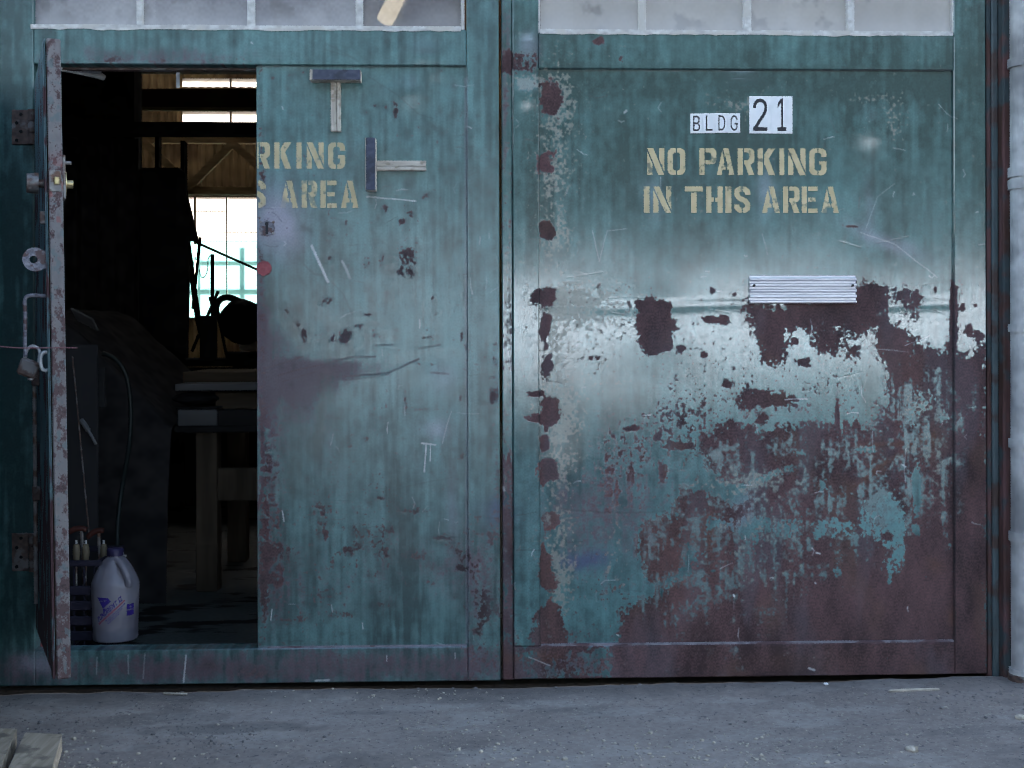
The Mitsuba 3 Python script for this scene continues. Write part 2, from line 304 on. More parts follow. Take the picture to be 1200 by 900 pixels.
# --- scratches, smudges, and shadow lines painted along the seams
WH, DK = np.zeros(gx.shape, np.float32), np.zeros(gx.shape, np.float32)
for p, w, a in [([(365, 288), (384, 330)], 2.4, 1), ([(400, 306), (410, 326)], 2.5, .45), ([(429, 230), (487, 235)], 1.2, .9), ([(499, 522), (497, 554)], 1.3, 1), ([(494, 520), (510, 522)], 1.6, .9), ([(504, 522), (504, 541)], 1.0, .9), ([(529, 482), (518, 520)], 1, .4), ([(318, 715), (317, 728)], 1, .9),
                ([(424, 731), (425, 738)], 1, .9), ([(218, 768), (215, 800)], 1.4, .9), ([(330, 600), (332, 612)], 1.2, .7), ([(388, 710), (389, 718)], 1, .6), ([(533, 765), (533, 772)], 1, .6), ([(453, 768), (453, 775)], 1, .6), ([(385, 797), (370, 798)], 2, .8), ([(1010, 272), (1050, 285), (1100, 325)], 1.0, .5), ([(1016, 268), (1030, 230), (1050, 215)], 1, .3),
                ([(695, 270), (703, 306), (712, 270), (735, 268)], .9, .45), ([(620, 770), (645, 780)], 1.2, .4), ([(1048, 172), (1062, 176)], 1, .4), ([(735, 129), (733, 131)], 2.2, .9), ([(861, 698), (862, 700)], 1.6, 1), ([(723, 745), (725, 746)], 1.2, 1), ([(957, 684), (958, 685)], 1.4, 1), ([(958, 649), (962, 650)], 1.6, .9), ([(948, 783), (954, 785)], 2, .9), ([(294, 50), (296, 51)], 1.5, .7), ([(330, 124), (331, 127)], 1.2, .8),
                ([(70, 60), (71, 60)], .1, 0), ([(590, 572), (591, 575)], 2.5, .8), ([(150, 768), (150, 790)], 1.4, .35), ([(170, 766), (168, 795)], 1.4, .3), ([(114, 770), (113, 790)], 1.2, .3)]:
    seg_field(WH, p, w * .62, a * .75, .5)
SM = np.zeros(gx.shape, np.float32)
add_blobs(SM, [(s[0], s[1], s[2] * 1.25, s[3] * 1.25, .55, *s[5:]) for s in lsp], warp=1.2)
for _ in range(260):
    a_, b_ = rng.uniform(303, 582), rng.uniform(90, 755)
    add_blobs(SM, [(a_, b_, rng.uniform(1, 4.5), rng.uniform(1, 6), rng.uniform(.2, .7))], warp=1.2)
DK += np.clip(SM, 0, .75) * (.55 + .9 * (N_fine - .3))
for p, w, a in [([(430, 88), (465, 110), (490, 132), (508, 138)], .9, .7), ([(382, 51), (400, 60), (420, 72)], 1.8, .45), ([(380, 58), (415, 68)], 1.2, .5), ([(356, 310), (368, 321), (381, 322)], 1.8, .6), ([(388, 330), (402, 345), (412, 368)], 1.6, .65), ([(348, 406), (382, 396)], 1.2, .7), ([(497, 255), (497, 330)], .7, .6), ([(506, 255), (508, 340)], .7, .55), ([(412, 230), (412, 260)], .6, .4),
                ([(450, 262), (465, 253)], .8, .6), ([(478, 262), (491, 262)], .8, .5), ([(560, 299), (575, 299)], .8, .5), ([(545, 78), (545, 160)], .8, .5), ([(551, 205), (575, 195)], 1.6, .35), ([(550, 440), (575, 438)], .8, .7), ([(479, 450), (481, 490)], .9, .5), ([(485, 500), (498, 460)], .7, .4), ([(475, 571), (530, 560)], .9, .6), ([(385, 588), (410, 587)], .8, .5), ([(424, 620), (442, 617)], .9, .6),
                ([(485, 325), (482, 330), (484, 345)], 1, .5), ([(647, 358), (660, 368), (677, 368)], 1, .7), ([(715, 366), (735, 369)], .9, .7), ([(665, 325), (710, 318)], .8, .5), ([(690, 350), (735, 348), (780, 350)], .7, .5), ([(656, 597), (720, 602), (780, 600)], 1.6, .55), ([(605, 604), (628, 600)], 1.2, .6), ([(605, 645), (632, 645)], 1, .6), ([(665, 636), (682, 635)], 1, .6), ([(725, 385), (730, 420), (735, 440)], .8, .5),
                ([(983, 480), (985, 490)], 1.6, .8), ([(985, 282), (1010, 290)], 1.2, .6)]:
    seg_field(DK, p, w * .7, a * .9, .8)
for q_ in ([(546.5, 78), (549.5, 757)], [(632, 83), (632.5, 755)], [(1118, 83), (1119.5, 752)], [(301, 77), (546, 77)], [(634, 82), (1117, 82)], [(601, 60), (601.5, 795)], [(40, 762), (300, 760)]):  # shadow of the recessed seams, painted as dark lines
    seg_field(DK, q_, 1.0, .8, .9)
for _ in range(330):
    a_, b_ = rng.uniform(303, 1150), rng.uniform(90, 755); l_ = rng.lognormal(2.3, .6); an = rng.choice([0, 0, math.pi / 2, math.pi / 2, rng.uniform(0, 3)]) + rng.normal(0, .12)
    e_ = (a_ + l_ * math.cos(an), b_ + l_ * math.sin(an)); m_ = ((a_ + e_[0]) / 2 + rng.normal(0, 1.5), (b_ + e_[1]) / 2 + rng.normal(0, 1.5))
    seg_field([DK, WH, rust, DK][rng.integers(0, 4)], [(a_, b_), m_, e_], rng.uniform(.45, .8), rng.uniform(.15, .6), .9)
for p, w, a in [([(325, 440), (350, 433), (380, 427), (410, 419), (440, 418)], 1.1, .7), ([(384, 443), (420, 440), (455, 437), (490, 421)], 1.2, .75), ([(384, 446), (420, 444), (455, 439)], .8, .5), ([(310, 432), (355, 418)], 1.1, .5), ([(330, 447), (370, 436)], 1.0, .4), ([(505, 437), (525, 438)], 1.4, .6), ([(490, 408), (515, 404)], 1.4, .6), ([(460, 404), (440, 405)], 1.2, .6), ([(800, 650), (802, 700)], 1, 0), ([(985, 578), (1040, 540), (1085, 520)], 2.2, .0)]:
    seg_field(rust, p, w, a, .6)
blue = np.zeros(gx.shape, np.float32)
add_blobs(blue, [(674, 658, 14, 8, .8), (697, 657, 12, 8, .8), (581, 600, 14, 12, .7), (850, 364, 40, 2, .0), (740, 358, 90, 3, .0)])
blue = np.clip(blue * (.4 + .9 * N_drip), 0, .85).astype(np.float32)
orange = np.zeros(gx.shape, np.float32)
add_blobs(orange, [(1095, 515, 16, 20, .7), (1040, 545, 50, 4, .8, 32), (1050, 520, 40, 3, .7, 4), (1115, 726, 4, 10, .8), (1035, 420, 20, 20, .35), (1060, 450, 40, 40, .3), (616, 770, 30, 5, .7), (790, 650, 50, 60, .35), (1100, 665, 8, 8, .7), (940, 775, 60, 12, .3), (645, 655, 16, 90, .3)])
orange = np.clip(orange * (.4 + 1.2 * (N_fine - .1)), 0, 1).astype(np.float32)
gloss = np.clip(np.where(gx > X(586), 1.0, .74) - .25 * haze_ - .10 * (N_mid - .5), 0, 1).astype(np.float32)

_tabs = {k: mi.Float(np.ascontiguousarray(v, np.float32).ravel()) for k, v in dict(rust=rust, halo=halo, tint=tint, haze=haze_, pale=pale, white=WH, dark=DK, blue=blue, orange=orange, gloss=gloss).items()}


def worn(p, *names):
    """The wear and painted shade amounts at a point of the door plane."""
    u = dr.clip((p.x - TX0) / STEP - .5, 0, NX - 1.001); v = dr.clip((p.z - TZ0) / STEP - .5, 0, NZ - 1.001)
    i, j = mi.UInt32(u), mi.UInt32(v); fu, fv = u - i, v - j
    k = j * NX + i
    out = []
    for n in names:
        t = _tabs[n]
        a = dr.lerp(dr.gather(mi.Float, t, k), dr.gather(mi.Float, t, k + 1), fu); b = dr.lerp(dr.gather(mi.Float, t, k + NX), dr.gather(mi.Float, t, k + NX + 1), fu)
        out.append(dr.lerp(a, b, fv))
    return out


def door_colour(p, n, uv):
    r, h, t, z, pl, w, d, bl, o = worn(p, 'rust', 'halo', 'tint', 'haze', 'pale', 'white', 'dark', 'blue', 'orange')
    f = noise(p.x * 260, p.y * 260, p.z * 200)
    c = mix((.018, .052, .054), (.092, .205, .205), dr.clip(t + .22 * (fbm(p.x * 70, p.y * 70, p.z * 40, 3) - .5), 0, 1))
    c = mix(c, (.092, .047, .066), z)
    c = mix(c, (.29, .275, .345), pl)
    c = mix(c, (.05, .06, .14), bl)
    c = mix(c, (.22, .205, .165), h * .62)
    q = fbm(p.x * 22, p.y * 22, p.z * 7, 4)
    rc = mix((.044, .023, .025), (.120, .060, .062), dr.clip(f * .45 + 1.5 * (q - .5) + .9 * (fbm(p.x * 4, 3.0, p.z * 3, 3) - .5) + .25, 0, 1))
    rc = mix(rc, (.125, .066, .050), smoothstep(.60, .78, fbm(p.x * 9 + 3, 1.0, p.z * 4, 4)) * .4)
    rc = mix(rc, (.105, .095, .115), smoothstep(.52, .72, fbm(p.x * 11 + 8, 2.0, p.z * 2.2, 4)) * .3)
    rc = mix(rc, (.13, .058, .036), o * .7)
    c = mix(c, rc, r * .96)
    c = mix(c, (.025, .028, .03), d * .85)
    c = mix(c, (.62, .62, .64), w)
    return c * (.88 + .24 * f)


def door_rough(p, n, uv):
    r, g, h = worn(p, 'rust', 'gloss', 'halo')
    return dr.clip(.60 - .475 * g + .45 * r + .2 * h + .06 * (noise(p.x * 90, p.y * 90, p.z * 90) - .5), .12, .95)


def door_height(p, n, uv):
    r, w, d = worn(p, 'rust', 'white', 'dark')
    return (r * -.5 - d * .5 + noise(p.x * 300, p.y * 300, p.z * 300) * (.018 + .6 * r) + .07 * noise(p.x * 60, p.y * 60, p.z * 24))


def principled(color, rough=.7, spec=.4, metal=0.0, **kw):
    return {'type': 'principled', 'base_color': color if isinstance(color, dict) else {'type': 'rgb', 'value': list(color)}, 'roughness': rough, 'specular': spec, 'metallic': metal, **kw}


def both(b): return {'type': 'twosided', 'b': b}


def bump(b, fn, scale, eps=1e-3): return {'type': 'bumpmap', 't': proc(fn, eps), 'b': b, 'scale': scale}


def door_bare(p, n, uv):
    r, z, g = worn(p, 'rust', 'haze', 'gloss'); return dr.clip(dr.maximum(dr.maximum(r, z * .6), (1 - g) * 1.35), 0, 1)


scene['door_paint'] = both(bump({'type': 'blendbsdf', 'weight': proc(door_bare), 'a': {'type': 'principled', 'base_color': proc(door_colour), 'roughness': proc(door_rough), 'eta': 2.0},
                                 'b': principled(proc(door_colour), .8, .3)}, door_height, .0005, 1.5e-3))


def speckled(c1, c2, s=40.0, c3=None, s3=6.0, stretch=(1, 1, 1)):
    def fn(p, n, uv):
        a = fbm(p.x * s * stretch[0], p.y * s * stretch[1], p.z * s * stretch[2], 3)
        c = mix(c1, c2, dr.clip((a - .3) * 2.2, 0, 1))
        if c3 is not None:
            c = mix(c, c3, smoothstep(.48, .66, fbm(p.x * s3, p.y * s3, p.z * s3, 4)))
        return c
    return proc(fn)


def mat(name, color, rough=.7, spec=.4, metal=0.0, **kw):
    scene[name] = both(principled(color, rough, spec, metal, **kw)); return name


mat('black_stuff', (.012, .012, .013), .8, .2)
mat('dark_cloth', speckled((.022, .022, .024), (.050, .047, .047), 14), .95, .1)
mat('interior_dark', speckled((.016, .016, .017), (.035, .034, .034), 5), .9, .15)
mat('old_timber', speckled((.06, .047, .034), (.115, .09, .065), 30, stretch=(1, 1, .1)), .85, .2)
mat('tan_timber', speckled((.30, .20, .10), (.46, .33, .18), 20, stretch=(.3, 1, 1)), .85, .2)
mat('tan_sheet', speckled((.26, .18, .09), (.42, .30, .16), 3, (.18, .11, .06), 1.4), .8, .2)
mat('brown_girder', speckled((.11, .078, .05), (.17, .12, .08), 4), .8, .2)
mat('galvanised', speckled((.36, .36, .365), (.53, .53, .535), 22, (.22, .22, .23), 5), .55, .5, .15)
mat('worn_zinc', speckled((.12, .12, .15), (.26, .255, .29), 130, (.10, .06, .06), 60), .6, .5)
mat('lit_ledge', speckled((.13, .115, .13), (.25, .23, .25), 50, (.09, .055, .06), 16), .8, .3)  # pale colour stands in for light caught on the panel ledges
mat('aluminium', speckled((.62, .62, .66), (.74, .74, .78), 60, stretch=(.2, 1, 1)), .36, .5, .8)
mat('steel', speckled((.20, .19, .19), (.32, .30, .29), 60, (.14, .08, .06), 30), .5, .5, .5)
mat('rusty_steel', speckled((.06, .04, .036), (.13, .085, .07), 60, (.16, .15, .15), 26), .75, .35)
mat('brass', speckled((.42, .34, .18), (.6, .5, .28), 80), .35, .5, .8)
mat('rust_timber', speckled((.055, .028, .022), (.12, .06, .060), 40, (.045, .06, .065), 12, stretch=(1, 1, .12)), .85, .25)
mat('teal_batten', speckled((.045, .066, .072), (.075, .10, .11), 40, (.06, .036, .032), 13, stretch=(1, 1, .2)), .6, .4)
mat('sign_white', speckled((.76, .76, .77), (.82, .82, .83), 50), .45, .4)
mat('sign_black', (.015, .015, .022), .45, .4)
mat('putty_white', speckled((.44, .42, .40), (.66, .65, .63), 70, (.52, .49, .45), 20), .75, .3)
mat('block_blue', speckled((.045, .052, .085), (.075, .082, .12), 90, (.035, .038, .055), 30), .6, .4)
mat('block_wood', speckled((.42, .37, .31), (.58, .53, .46), 160, (.30, .25, .2), 50, stretch=(1, 1, .08)), .8, .3)
mat('block_wood_flat', speckled((.42, .37, .31), (.58, .53, .46), 160, (.30, .25, .2), 50, stretch=(.08, 1, 1)), .8, .3)
mat('plank_wood', speckled((.33, .265, .195), (.47, .385, .295), 70, (.20, .165, .13), 22, stretch=(1.4, .10, 1)), .85, .25)
mat('red_paint', speckled((.26, .06, .07), (.34, .09, .10), 90, (.14, .05, .05), 40), .7, .35)
mat('jug_plastic', speckled((.19, .18, .215), (.26, .245, .285), 12, (.14, .13, .16), 7), .38, .5)
mat('jug_cap', (.03, .025, .075), .4, .5)
mat('print_purple', (.035, .018, .20), .5, .4)
mat('print_red', (.30, .05, .10), .5, .4)
mat('crate_plastic', (.02, .018, .034), .5, .4)
mat('orange_plastic', (.07, .022, .017), .5, .4)
mat('pale_wood_handle', (.15, .12, .08), .6, .4)
mat('grey_cloth', (.034, .034, .036), .9, .1)
mat('pale_card', (.42, .45, .50), .7, .3)
mat('grey_board', speckled((.10, .103, .107), (.16, .165, .17), 16, stretch=(.2, 1, 1)), .75, .3)
mat('brown_board', speckled((.07, .052, .035), (.12, .09, .062), 26, stretch=(.12, 1, 1)), .8, .25)
mat('hose_green', (.012, .018, .017), .5, .4)
mat('red_wire', (.17, .075, .085), .5, .4)
mat('stone_grey', speckled((.12, .11, .11), (.27, .25, .24), 90), .85, .25)
mat('chip_pale', speckled((.34, .30, .25), (.50, .45, .38), 60), .85, .25)
mat('concrete_pale', speckled((.62, .69, .80), (.70, .77, .88), 1.5), .85, .3)
mat('dark_siding', speckled((.016, .026, .027), (.026, .038, .038), .8), .8, .3)
mat('grey_render', speckled((.26, .26, .27), (.34, .34, .35), 5), .85, .3)


def floor_colour(p, n, uv):
    a = fbm(p.x * 3, p.y * 3, 0, 4); b = noise(p.x * 120, p.y * 120)
    c = mix((.045, .055, .052), (.085, .098, .092), a) * (.85 + .3 * b)
    return mix(c, (.012, .012, .012), smoothstep(.60, .70, fbm(p.x * 4 + 9, p.y * 9 + 3, 0, 4)))


mat('floor_paint', proc(floor_colour), .6, .4)


STX, STY = on_ground(250, 862)


def ground_colour(p, n, uv):
    a = fbm(p.x * 1.7, p.y * 2.6, 3, 5); g = fbm(p.x * 38, p.y * 38, 1, 3); f = noise(p.x * 330, p.y * 330); v = noise(p.x * 150, p.y * 150)
    c = mix((.222, .188, .172), (.312, .268, .245), dr.clip((a - .25) * 1.9, 0, 1))
    c = c * (.88 + .24 * (.5 * g + .5 * f))
    c = mix(c, (.37, .335, .31), smoothstep(.54, .74, fbm(p.x * 5, p.y * 9 + 2, 6, 4)) * .45)
    c = mix(c, (.085, .08, .08), smoothstep(.56, .72, fbm(p.x * 3.4 + 5, p.y * 7 + 7, 9, 5)) * .30)
    c = c * (.90 + .20 * noise(p.x * 90, p.y * 90, 3))
    pk = smoothstep(.80, .88, v) * smoothstep(.42, .62, fbm(p.x * 3.3, p.y * 5 + 4, 2, 3))
    c = mix(c, (.42, .38, .31), pk * .4)
    c = mix(c, (.045, .043, .060), smoothstep(.84, .92, noise(p.x * 120 + 7, p.y * 120 + 7, 5)) * .5)
    by_door = smoothstep(-.22, -.02, p.y + .10 * (fbm(p.x * 6, p.y * 6, 8, 3) - .5)) * .55  # darker towards the doors
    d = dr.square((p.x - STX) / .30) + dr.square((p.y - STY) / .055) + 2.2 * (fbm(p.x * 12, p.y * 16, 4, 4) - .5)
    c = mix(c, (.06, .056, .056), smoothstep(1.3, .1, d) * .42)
    c = mix(c, (.095, .092, .088), smoothstep(-4.5, -7.0, p.y))      # far yard out of view, darkened to weaken its reflection in the doors
    return mix(c, (.07, .065, .062), by_door)


def ground_height(p, n, uv):
    return .6 * fbm(p.x * 60, p.y * 60, 0, 3) + .4 * noise(p.x * 260, p.y * 260)


scene['ground_dirt'] = both(bump(principled(proc(ground_colour), .88, .3), ground_height, .0022, 2e-3))


def pane_colour(p, n, uv):
    a = fbm(p.x * 5, p.z * 6, 2, 4); g = noise(p.x * 140, p.y, p.z * 110); w = fbm(p.x * 34, p.z * 9, 5, 4)
    z0 = Zc(34)
    low = smoothstep(z0 + .09, z0 - .01, p.z + .06 * (fbm(p.x * 16, p.z * 5, 4, 3) - .5)) * .6
    one = mikit.cell_rand((p.x + 2.0) / .3345, 3)
    c = mix((.19, .175, .185), (.40, .375, .37), dr.clip((a - .25) * 1.6 + .35 * (one - .5), 0, 1)) * (.82 + .2 * g + .18 * w)
    c = mix(c, (.44, .395, .34), smoothstep(-.1, .1, p.x) * .6)
    c = mix(c, (.12, .105, .10), smoothstep(.58, .76, fbm(p.x * 13 + 4, p.z * 13, 8, 4)) * .5)
    return mix(c, (.52, .50, .50), low * .7)


scene['dusty_glass'] = both(principled(proc(pane_colour), .34, .6))
scene['clear_pane'] = {'type': 'thindielectric', 'int_ior': 1.5}
scene['hazy_pane'] = {'type': 'blendbsdf', 'weight': .55, 'a': {'type': 'thindielectric', 'int_ior': 1.5}, 'b': both(principled(proc(pane_colour), .34, .6))}
scene['milk_pane'] = {'type': 'principledthin', 'base_color': {'type': 'rgb', 'value': [.80, .76, .72]}, 'diff_trans': 1.5, 'roughness': .6}
scene['aqua_pane'] = {'type': 'principledthin', 'base_color': {'type': 'rgb', 'value': [.58, .83, .80]}, 'diff_trans': 1.3, 'roughness': .6}

# ------------------------------------------------------------------ ground, floor, street
near_x = np.arange(-2.4, 2.4001, .014); near_y = np.arange(-1.45, .1301, .014)
gxs = np.r_[-400, -120, -40, -15, -6, near_x, 6, 15, 40, 120, 400]; gys = np.r_[-400, -120, -50, -20, -8, -3, near_y, .5, 2, 20, 60, 400]


def ground_z(x, y):
    x, y = np.asarray(x, float), np.asarray(y, float)
    k = np.clip((x + 2.35) / .3, 0, 1) * np.clip((2.35 - x) / .3, 0, 1) * np.clip((y + 1.4) / .3, 0, 1) * np.clip((.07 - y) / .1, 0, 1)
    p = np.stack([x, y, x * 0], -1)
    dip = -.05 * np.clip((y + .004) / .09, 0, 1) * np.clip((.125 - y) / .03, 0, 1) * np.clip((x + 2.35) / .3, 0, 1) * np.clip((2.2 - x) / .1, 0, 1)
    return dip + k * (.024 + .0075 * x) + k * (.022 * (meshkit.fbm(p * 2.2, 4, 3) - .5) + .008 * (meshkit.fbm(p * 14, 3, 5) - .5) + .003 * (meshkit.noise(p * 60, 8) - .5)) - .004 * k


GX, GY = np.meshgrid(gxs, gys)
V = np.stack([GX, GY, ground_z(GX, GY)], -1).reshape(-1, 3)
idx = np.arange(GX.size).reshape(GX.shape)
q = np.stack([idx[:-1, :-1], idx[:-1, 1:], idx[1:, 1:], idx[1:, :-1]], -1).reshape(-1, 4)
put('ground', trimesh.Trimesh(V, np.vstack([q[:, [0, 1, 2]], q[:, [0, 2, 3]]]), process=False), 'ground_dirt', smooth=True)
tag('ground', 'dusty grey tarmac yard in front of the doors', kind='structure')
put('interior_floor', box(-9, 7, .135, 12.1, .004, .030), 'floor_paint'); tag('interior_floor', 'dark stained workshop floor inside the open wicket', kind='structure')

# across the yard, seen only as the shine on the paint
w = thing('yard_wall', 'long pale concrete wall across the yard', 'wall')
put('wall', box(-60, 60, -41, -40.7, -.02, 2.9), 'concrete_pale', w)
w = thing('shed', 'low dark sheet clad shed beyond the pale wall', 'building')
put('wall', box(-75, 75, -60, -46, -.02, 16.5), 'dark_siding', w)

# ------------------------------------------------------------------ the building
hall = thing('warehouse', 'timber framed warehouse hall with corrugated back wall and lit windows', 'building')
XL0, XL1, XR0, XR1 = X(-75), X(585.5), X(588.5), X(1156)
ZB_L, ZB_R = Zc(799.5, px=423), Zc(793, px=870)
Z_TOP = Zc(-150)
put('front_wall', box(-9, XL0 - .012, .0, .25, -.02, 7.4), 'grey_render', hall)
put('front_wall', box(X(1186), 7, .0, .25, -.02, 7.4), 'grey_render', hall)
put('front_wall', box(XL0 - .012, X(1186), .0, .25, Z_TOP + .01, 7.4), 'grey_render', hall)
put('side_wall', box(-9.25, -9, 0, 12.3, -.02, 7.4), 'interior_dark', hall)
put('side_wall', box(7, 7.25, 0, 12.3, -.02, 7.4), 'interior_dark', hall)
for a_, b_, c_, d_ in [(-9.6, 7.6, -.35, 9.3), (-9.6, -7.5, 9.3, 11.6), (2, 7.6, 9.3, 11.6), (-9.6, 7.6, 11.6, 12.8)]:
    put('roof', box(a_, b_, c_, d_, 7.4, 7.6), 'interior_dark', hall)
put('added_skylight', box(-7.5, 2, 9.3, 11.6, 7.48, 7.49), 'milk_pane', hall)  # unseen opening added to light the trusses and back wall
# back wall at 12 m: corrugated sheet with the window and the two light strips let in
BY = 12.0
def bx_(px): return X(px, BY)
def bz_(py): return Zc(py, BY, px=250)
wx0, wx1 = bx_(214), bx_(345)


def corrugated(x0, x1, z0, z1, y):
    n = max(2, int((x1 - x0) / .0125))
    xs = np.linspace(x0, x1, n)
    return grid_mesh(xs, np.array([z0, z1]), lambda a, b: y + .022 * np.sin(a * 2 * np.pi / .10))


for (a, b, c, d) in [(-9, wx0, -.02, 7.4), (wx1, 7, -.02, 7.4), (wx0, wx1, -.02, bz_(374)), (wx0, wx1, bz_(229), bz_(144.5)), (wx0, wx1, bz_(130), bz_(102)), (wx0, wx1, bz_(91.5), 7.4)]:
    put('back_wall', corrugated(a, b, c, d, BY), 'tan_sheet', hall, smooth=True)
put('cladding', box(-9.25, wx0, BY + .06, BY + .1, -.02, 7.4), 'dark_siding', hall)
put('cladding', box(wx1, 7.25, BY + .06, BY + .1, -.02, 7.4), 'dark_siding', hall)
for (c, d) in [(-.02, bz_(374)), (bz_(229), bz_(144.5)), (bz_(130), bz_(102)), (bz_(91.5), 7.4)]:
    put('cladding', box(wx0, wx1, BY + .06, BY + .1, c, d), 'dark_siding', hall)
# the strips and the window
for (c, d) in [(144.5, 130), (102, 91.5)]:
    for (a, b) in [(214, 270), (272, 345)]:
        put('strip_pane', box(bx_(a), bx_(b), BY + .020, BY + .024, bz_(c), bz_(d)), 'milk_pane', hall)
    put('strip_mullion', box(bx_(270), bx_(272), BY - .01, BY + .03, bz_(c), bz_(d)), 'brown_girder', hall)
win = put('window', box(wx0, wx1, BY - .02, BY + .05, bz_(231), bz_(229)), 'brown_girder', hall)
put('sill', box(wx0, wx1, BY - .02, BY + .05, bz_(374), bz_(372)), 'brown_girder', win)
for i, (a, b) in enumerate([(214, 228), (230, 265.5), (266.5, 304), (305, 345)]):
    put('pane', box(bx_(a), bx_(b), BY + .012, BY + .016, bz_(282), bz_(231)), 'milk_pane', win)
    put('pane', box(bx_(a), bx_(b), BY + .012, BY + .016, bz_(372), bz_(282.8)), 'aqua_pane', win)
for a, b, c, d in [(228, 230, 286, 231), (265.5, 266.5, 352, 231), (304, 305, 372, 231), (225, 266, 248, 247.4), (257, 345, 272.6, 271.6), (214, 345, 282.8, 282)]:
    put('glazing_bar', box(bx_(a), bx_(b), BY - .012, BY + .008, bz_(c), bz_(d)), 'brown_girder', win)
for a, b, c, d in [(214, 345, 304, 300), (214, 345, 338, 333), (285, 290, 372, 284), (236, 238, 372, 284)]:
    put('outer_bar', box(bx_(a), bx_(b), BY + .13, BY + .15, bz_(c), bz_(d)), 'grey_render', win)
# trusses and girders in the hall
GYd = 10.6
def tx(px, y=GYd): return X(px, y)
def tz(py, y=GYd): return Zc(py, y, px=250)
tr = put('truss', cat([box(tx(168), tx(420), GYd, GYd + .1, tz(167.4), tz(160)), box(tx(150), tx(420), GYd, GYd + .1, tz(228), tz(218.5))]), 'tan_timber', hall)


def brace(p, q, w=.09, y=GYd - .02, d=.06):
    a, b = np.array([tx(p[0]), tz(p[1])]), np.array([tx(q[0]), tz(q[1])])
    return upright(LineString([a, b]).buffer(w / 2, cap_style=2), y, d)


for p, q in [((273, 168), (222, 219)), ((273, 168), (330, 218)), ((170, 168), (205, 200))]:
    put('brace', brace(p, q), 'tan_timber', tr)
put('girder', box(X(165, 9), X(420, 9), 8.7, 8.8, Zc(126.5, 8.7, 250), Zc(104, 8.7, 250)), 'brown_girder', hall)
put('girder_flange', box(X(160, 9), X(420, 9), 8.62, 8.69, Zc(129, 8.62, 250), Zc(125.5, 8.62, 250)), 'tan_timber', hall)
put('girder', box(X(60, 9), X(420, 9), 8.7, 9, Zc(87, 9, 250), Zc(60, 9, 250)), 'brown_girder', hall)
put('beam', box(X(60, 3), X(420, 3), 3, 3.12, Zc(157, 3, 250), Zc(143, 3, 250)), 'interior_dark', hall)
put('post', box(X(182, 6), X(186.5, 6), 6, 6.1, .03, Zc(157, 6, 250)), 'black_stuff', hall)
put('post', box(X(212, 5), X(216.5, 5), 5, 5.1, .03, Zc(165, 5, 250)), 'black_stuff', hall)
put('post', box(X(120, 7), X(160, 7), 7, 7.2, .03, 6.4), 'interior_dark', hall)
put('partition', box(X(20, 5.5), X(158, 5.5), 5.5, 5.6, Zc(400, 5.5, 250), 4.4), 'interior_dark', hall)

# ------------------------------------------------------------------ the two door leaves
PY = .014    # how far the sheet panels lie behind the frames' faces


def dent(x, z, px, py, r, h):
    x0, z0 = at(px, py); return h * np.exp(-((x - x0) ** 2 + (z - z0) ** 2) / (r * PXM) ** 2)


def warp(x, z):
    """How the old sheets have buckled: metres back from flat."""
    x, z = np.asarray(x, float), np.asarray(z, float)
    p = np.stack([x * 2.2, z * 2.6, x * 0 + 4], -1)
    right = x > 0
    w = np.where(right, .0022, .003) * (meshkit.fbm(p, 2, 11) - .5) + np.where(right, .0005, .0006) * (meshkit.noise(p * 3.1, 5) - .5)
    zc = Zc(359) + .006 * np.sin(x * 9)
    w += np.where(right, .0009, 0) * np.exp(-((z - zc) / .012) ** 2)
    for d in [(1020, 150, 21, -.0040), (870, 108, 26, -.0032), (872, 145, 20, -.0016), (690, 110, 22, .0012), (482, 107, 15, -.0040), (508, 82, 12, -.003), (512, 415, 20, -.0016), (770, 380, 40, -.002), (660, 560, 30, -.002)]:
        w = w + dent(x, z, *d)
    return w


def frame_warp(m, k=.35):
    v = np.array(m.vertices); v[:, 1] += np.where(v[:, 1] < .03, 1, 0) * k * .0016 * (meshkit.noise(np.stack([v[:, 0] * 3, v[:, 2] * 5, v[:, 0] * 0], -1), 21) - .5) * 2
    m.vertices = v; return m


def rail(x0, x1, z0, z1, y0=0.0, y1=.055):
    """A frame member: its face is a fine sheet (it buckles a little), its back a box."""
    b = .003
    f = grid_mesh(np.linspace(x0 + b, x1 - b, max(3, int((x1 - x0) / .014))), np.linspace(z0 + b, z1 - b, max(3, int((z1 - z0) / .014))),
                  lambda x, z: y0 + sum(dent(x, z, *d) for d in [(617, 112, 15, -.0042), (497, 66, 16, -.0036), (618, 52, 9, -.0022)]) + .0016 * (meshkit.noise(np.stack([x * 4, z * 4.5, x * 0], -1), 21) - .5) * np.clip(np.minimum(np.minimum(x - x0, x1 - x), np.minimum(z - z0, z1 - z)) / .02, 0, 1))
    o = np.array([[x0 + b, y0, z0 + b], [x1 - b, y0, z0 + b], [x1 - b, y0, z1 - b], [x0 + b, y0, z1 - b]])
    e = np.array([[x0, y0 + b, z0], [x1, y0 + b, z0], [x1, y0 + b, z1], [x0, y0 + b, z1]])
    k = e.copy(); k[:, 1] = y1
    V = np.vstack([o, e, k]); Fc = []
    for i in range(4):
        j = (i + 1) % 4
        for s in (0, 4):
            Fc += [(s + i, s + 4 + i, s + 4 + j), (s + i, s + 4 + j, s + j)]
    Fc += [(8, 10, 9), (8, 11, 10)]
    side = trimesh.Trimesh(V, np.array(Fc), process=False)
    return cat([f, side])


def sheet(x0, x1, z0, z1):
    return grid_mesh(np.arange(x0, x1 + .012, .012).clip(None, x1), np.arange(z0, z1 + .012, .012).clip(None, z1), lambda x, z: PY + warp(x, z))


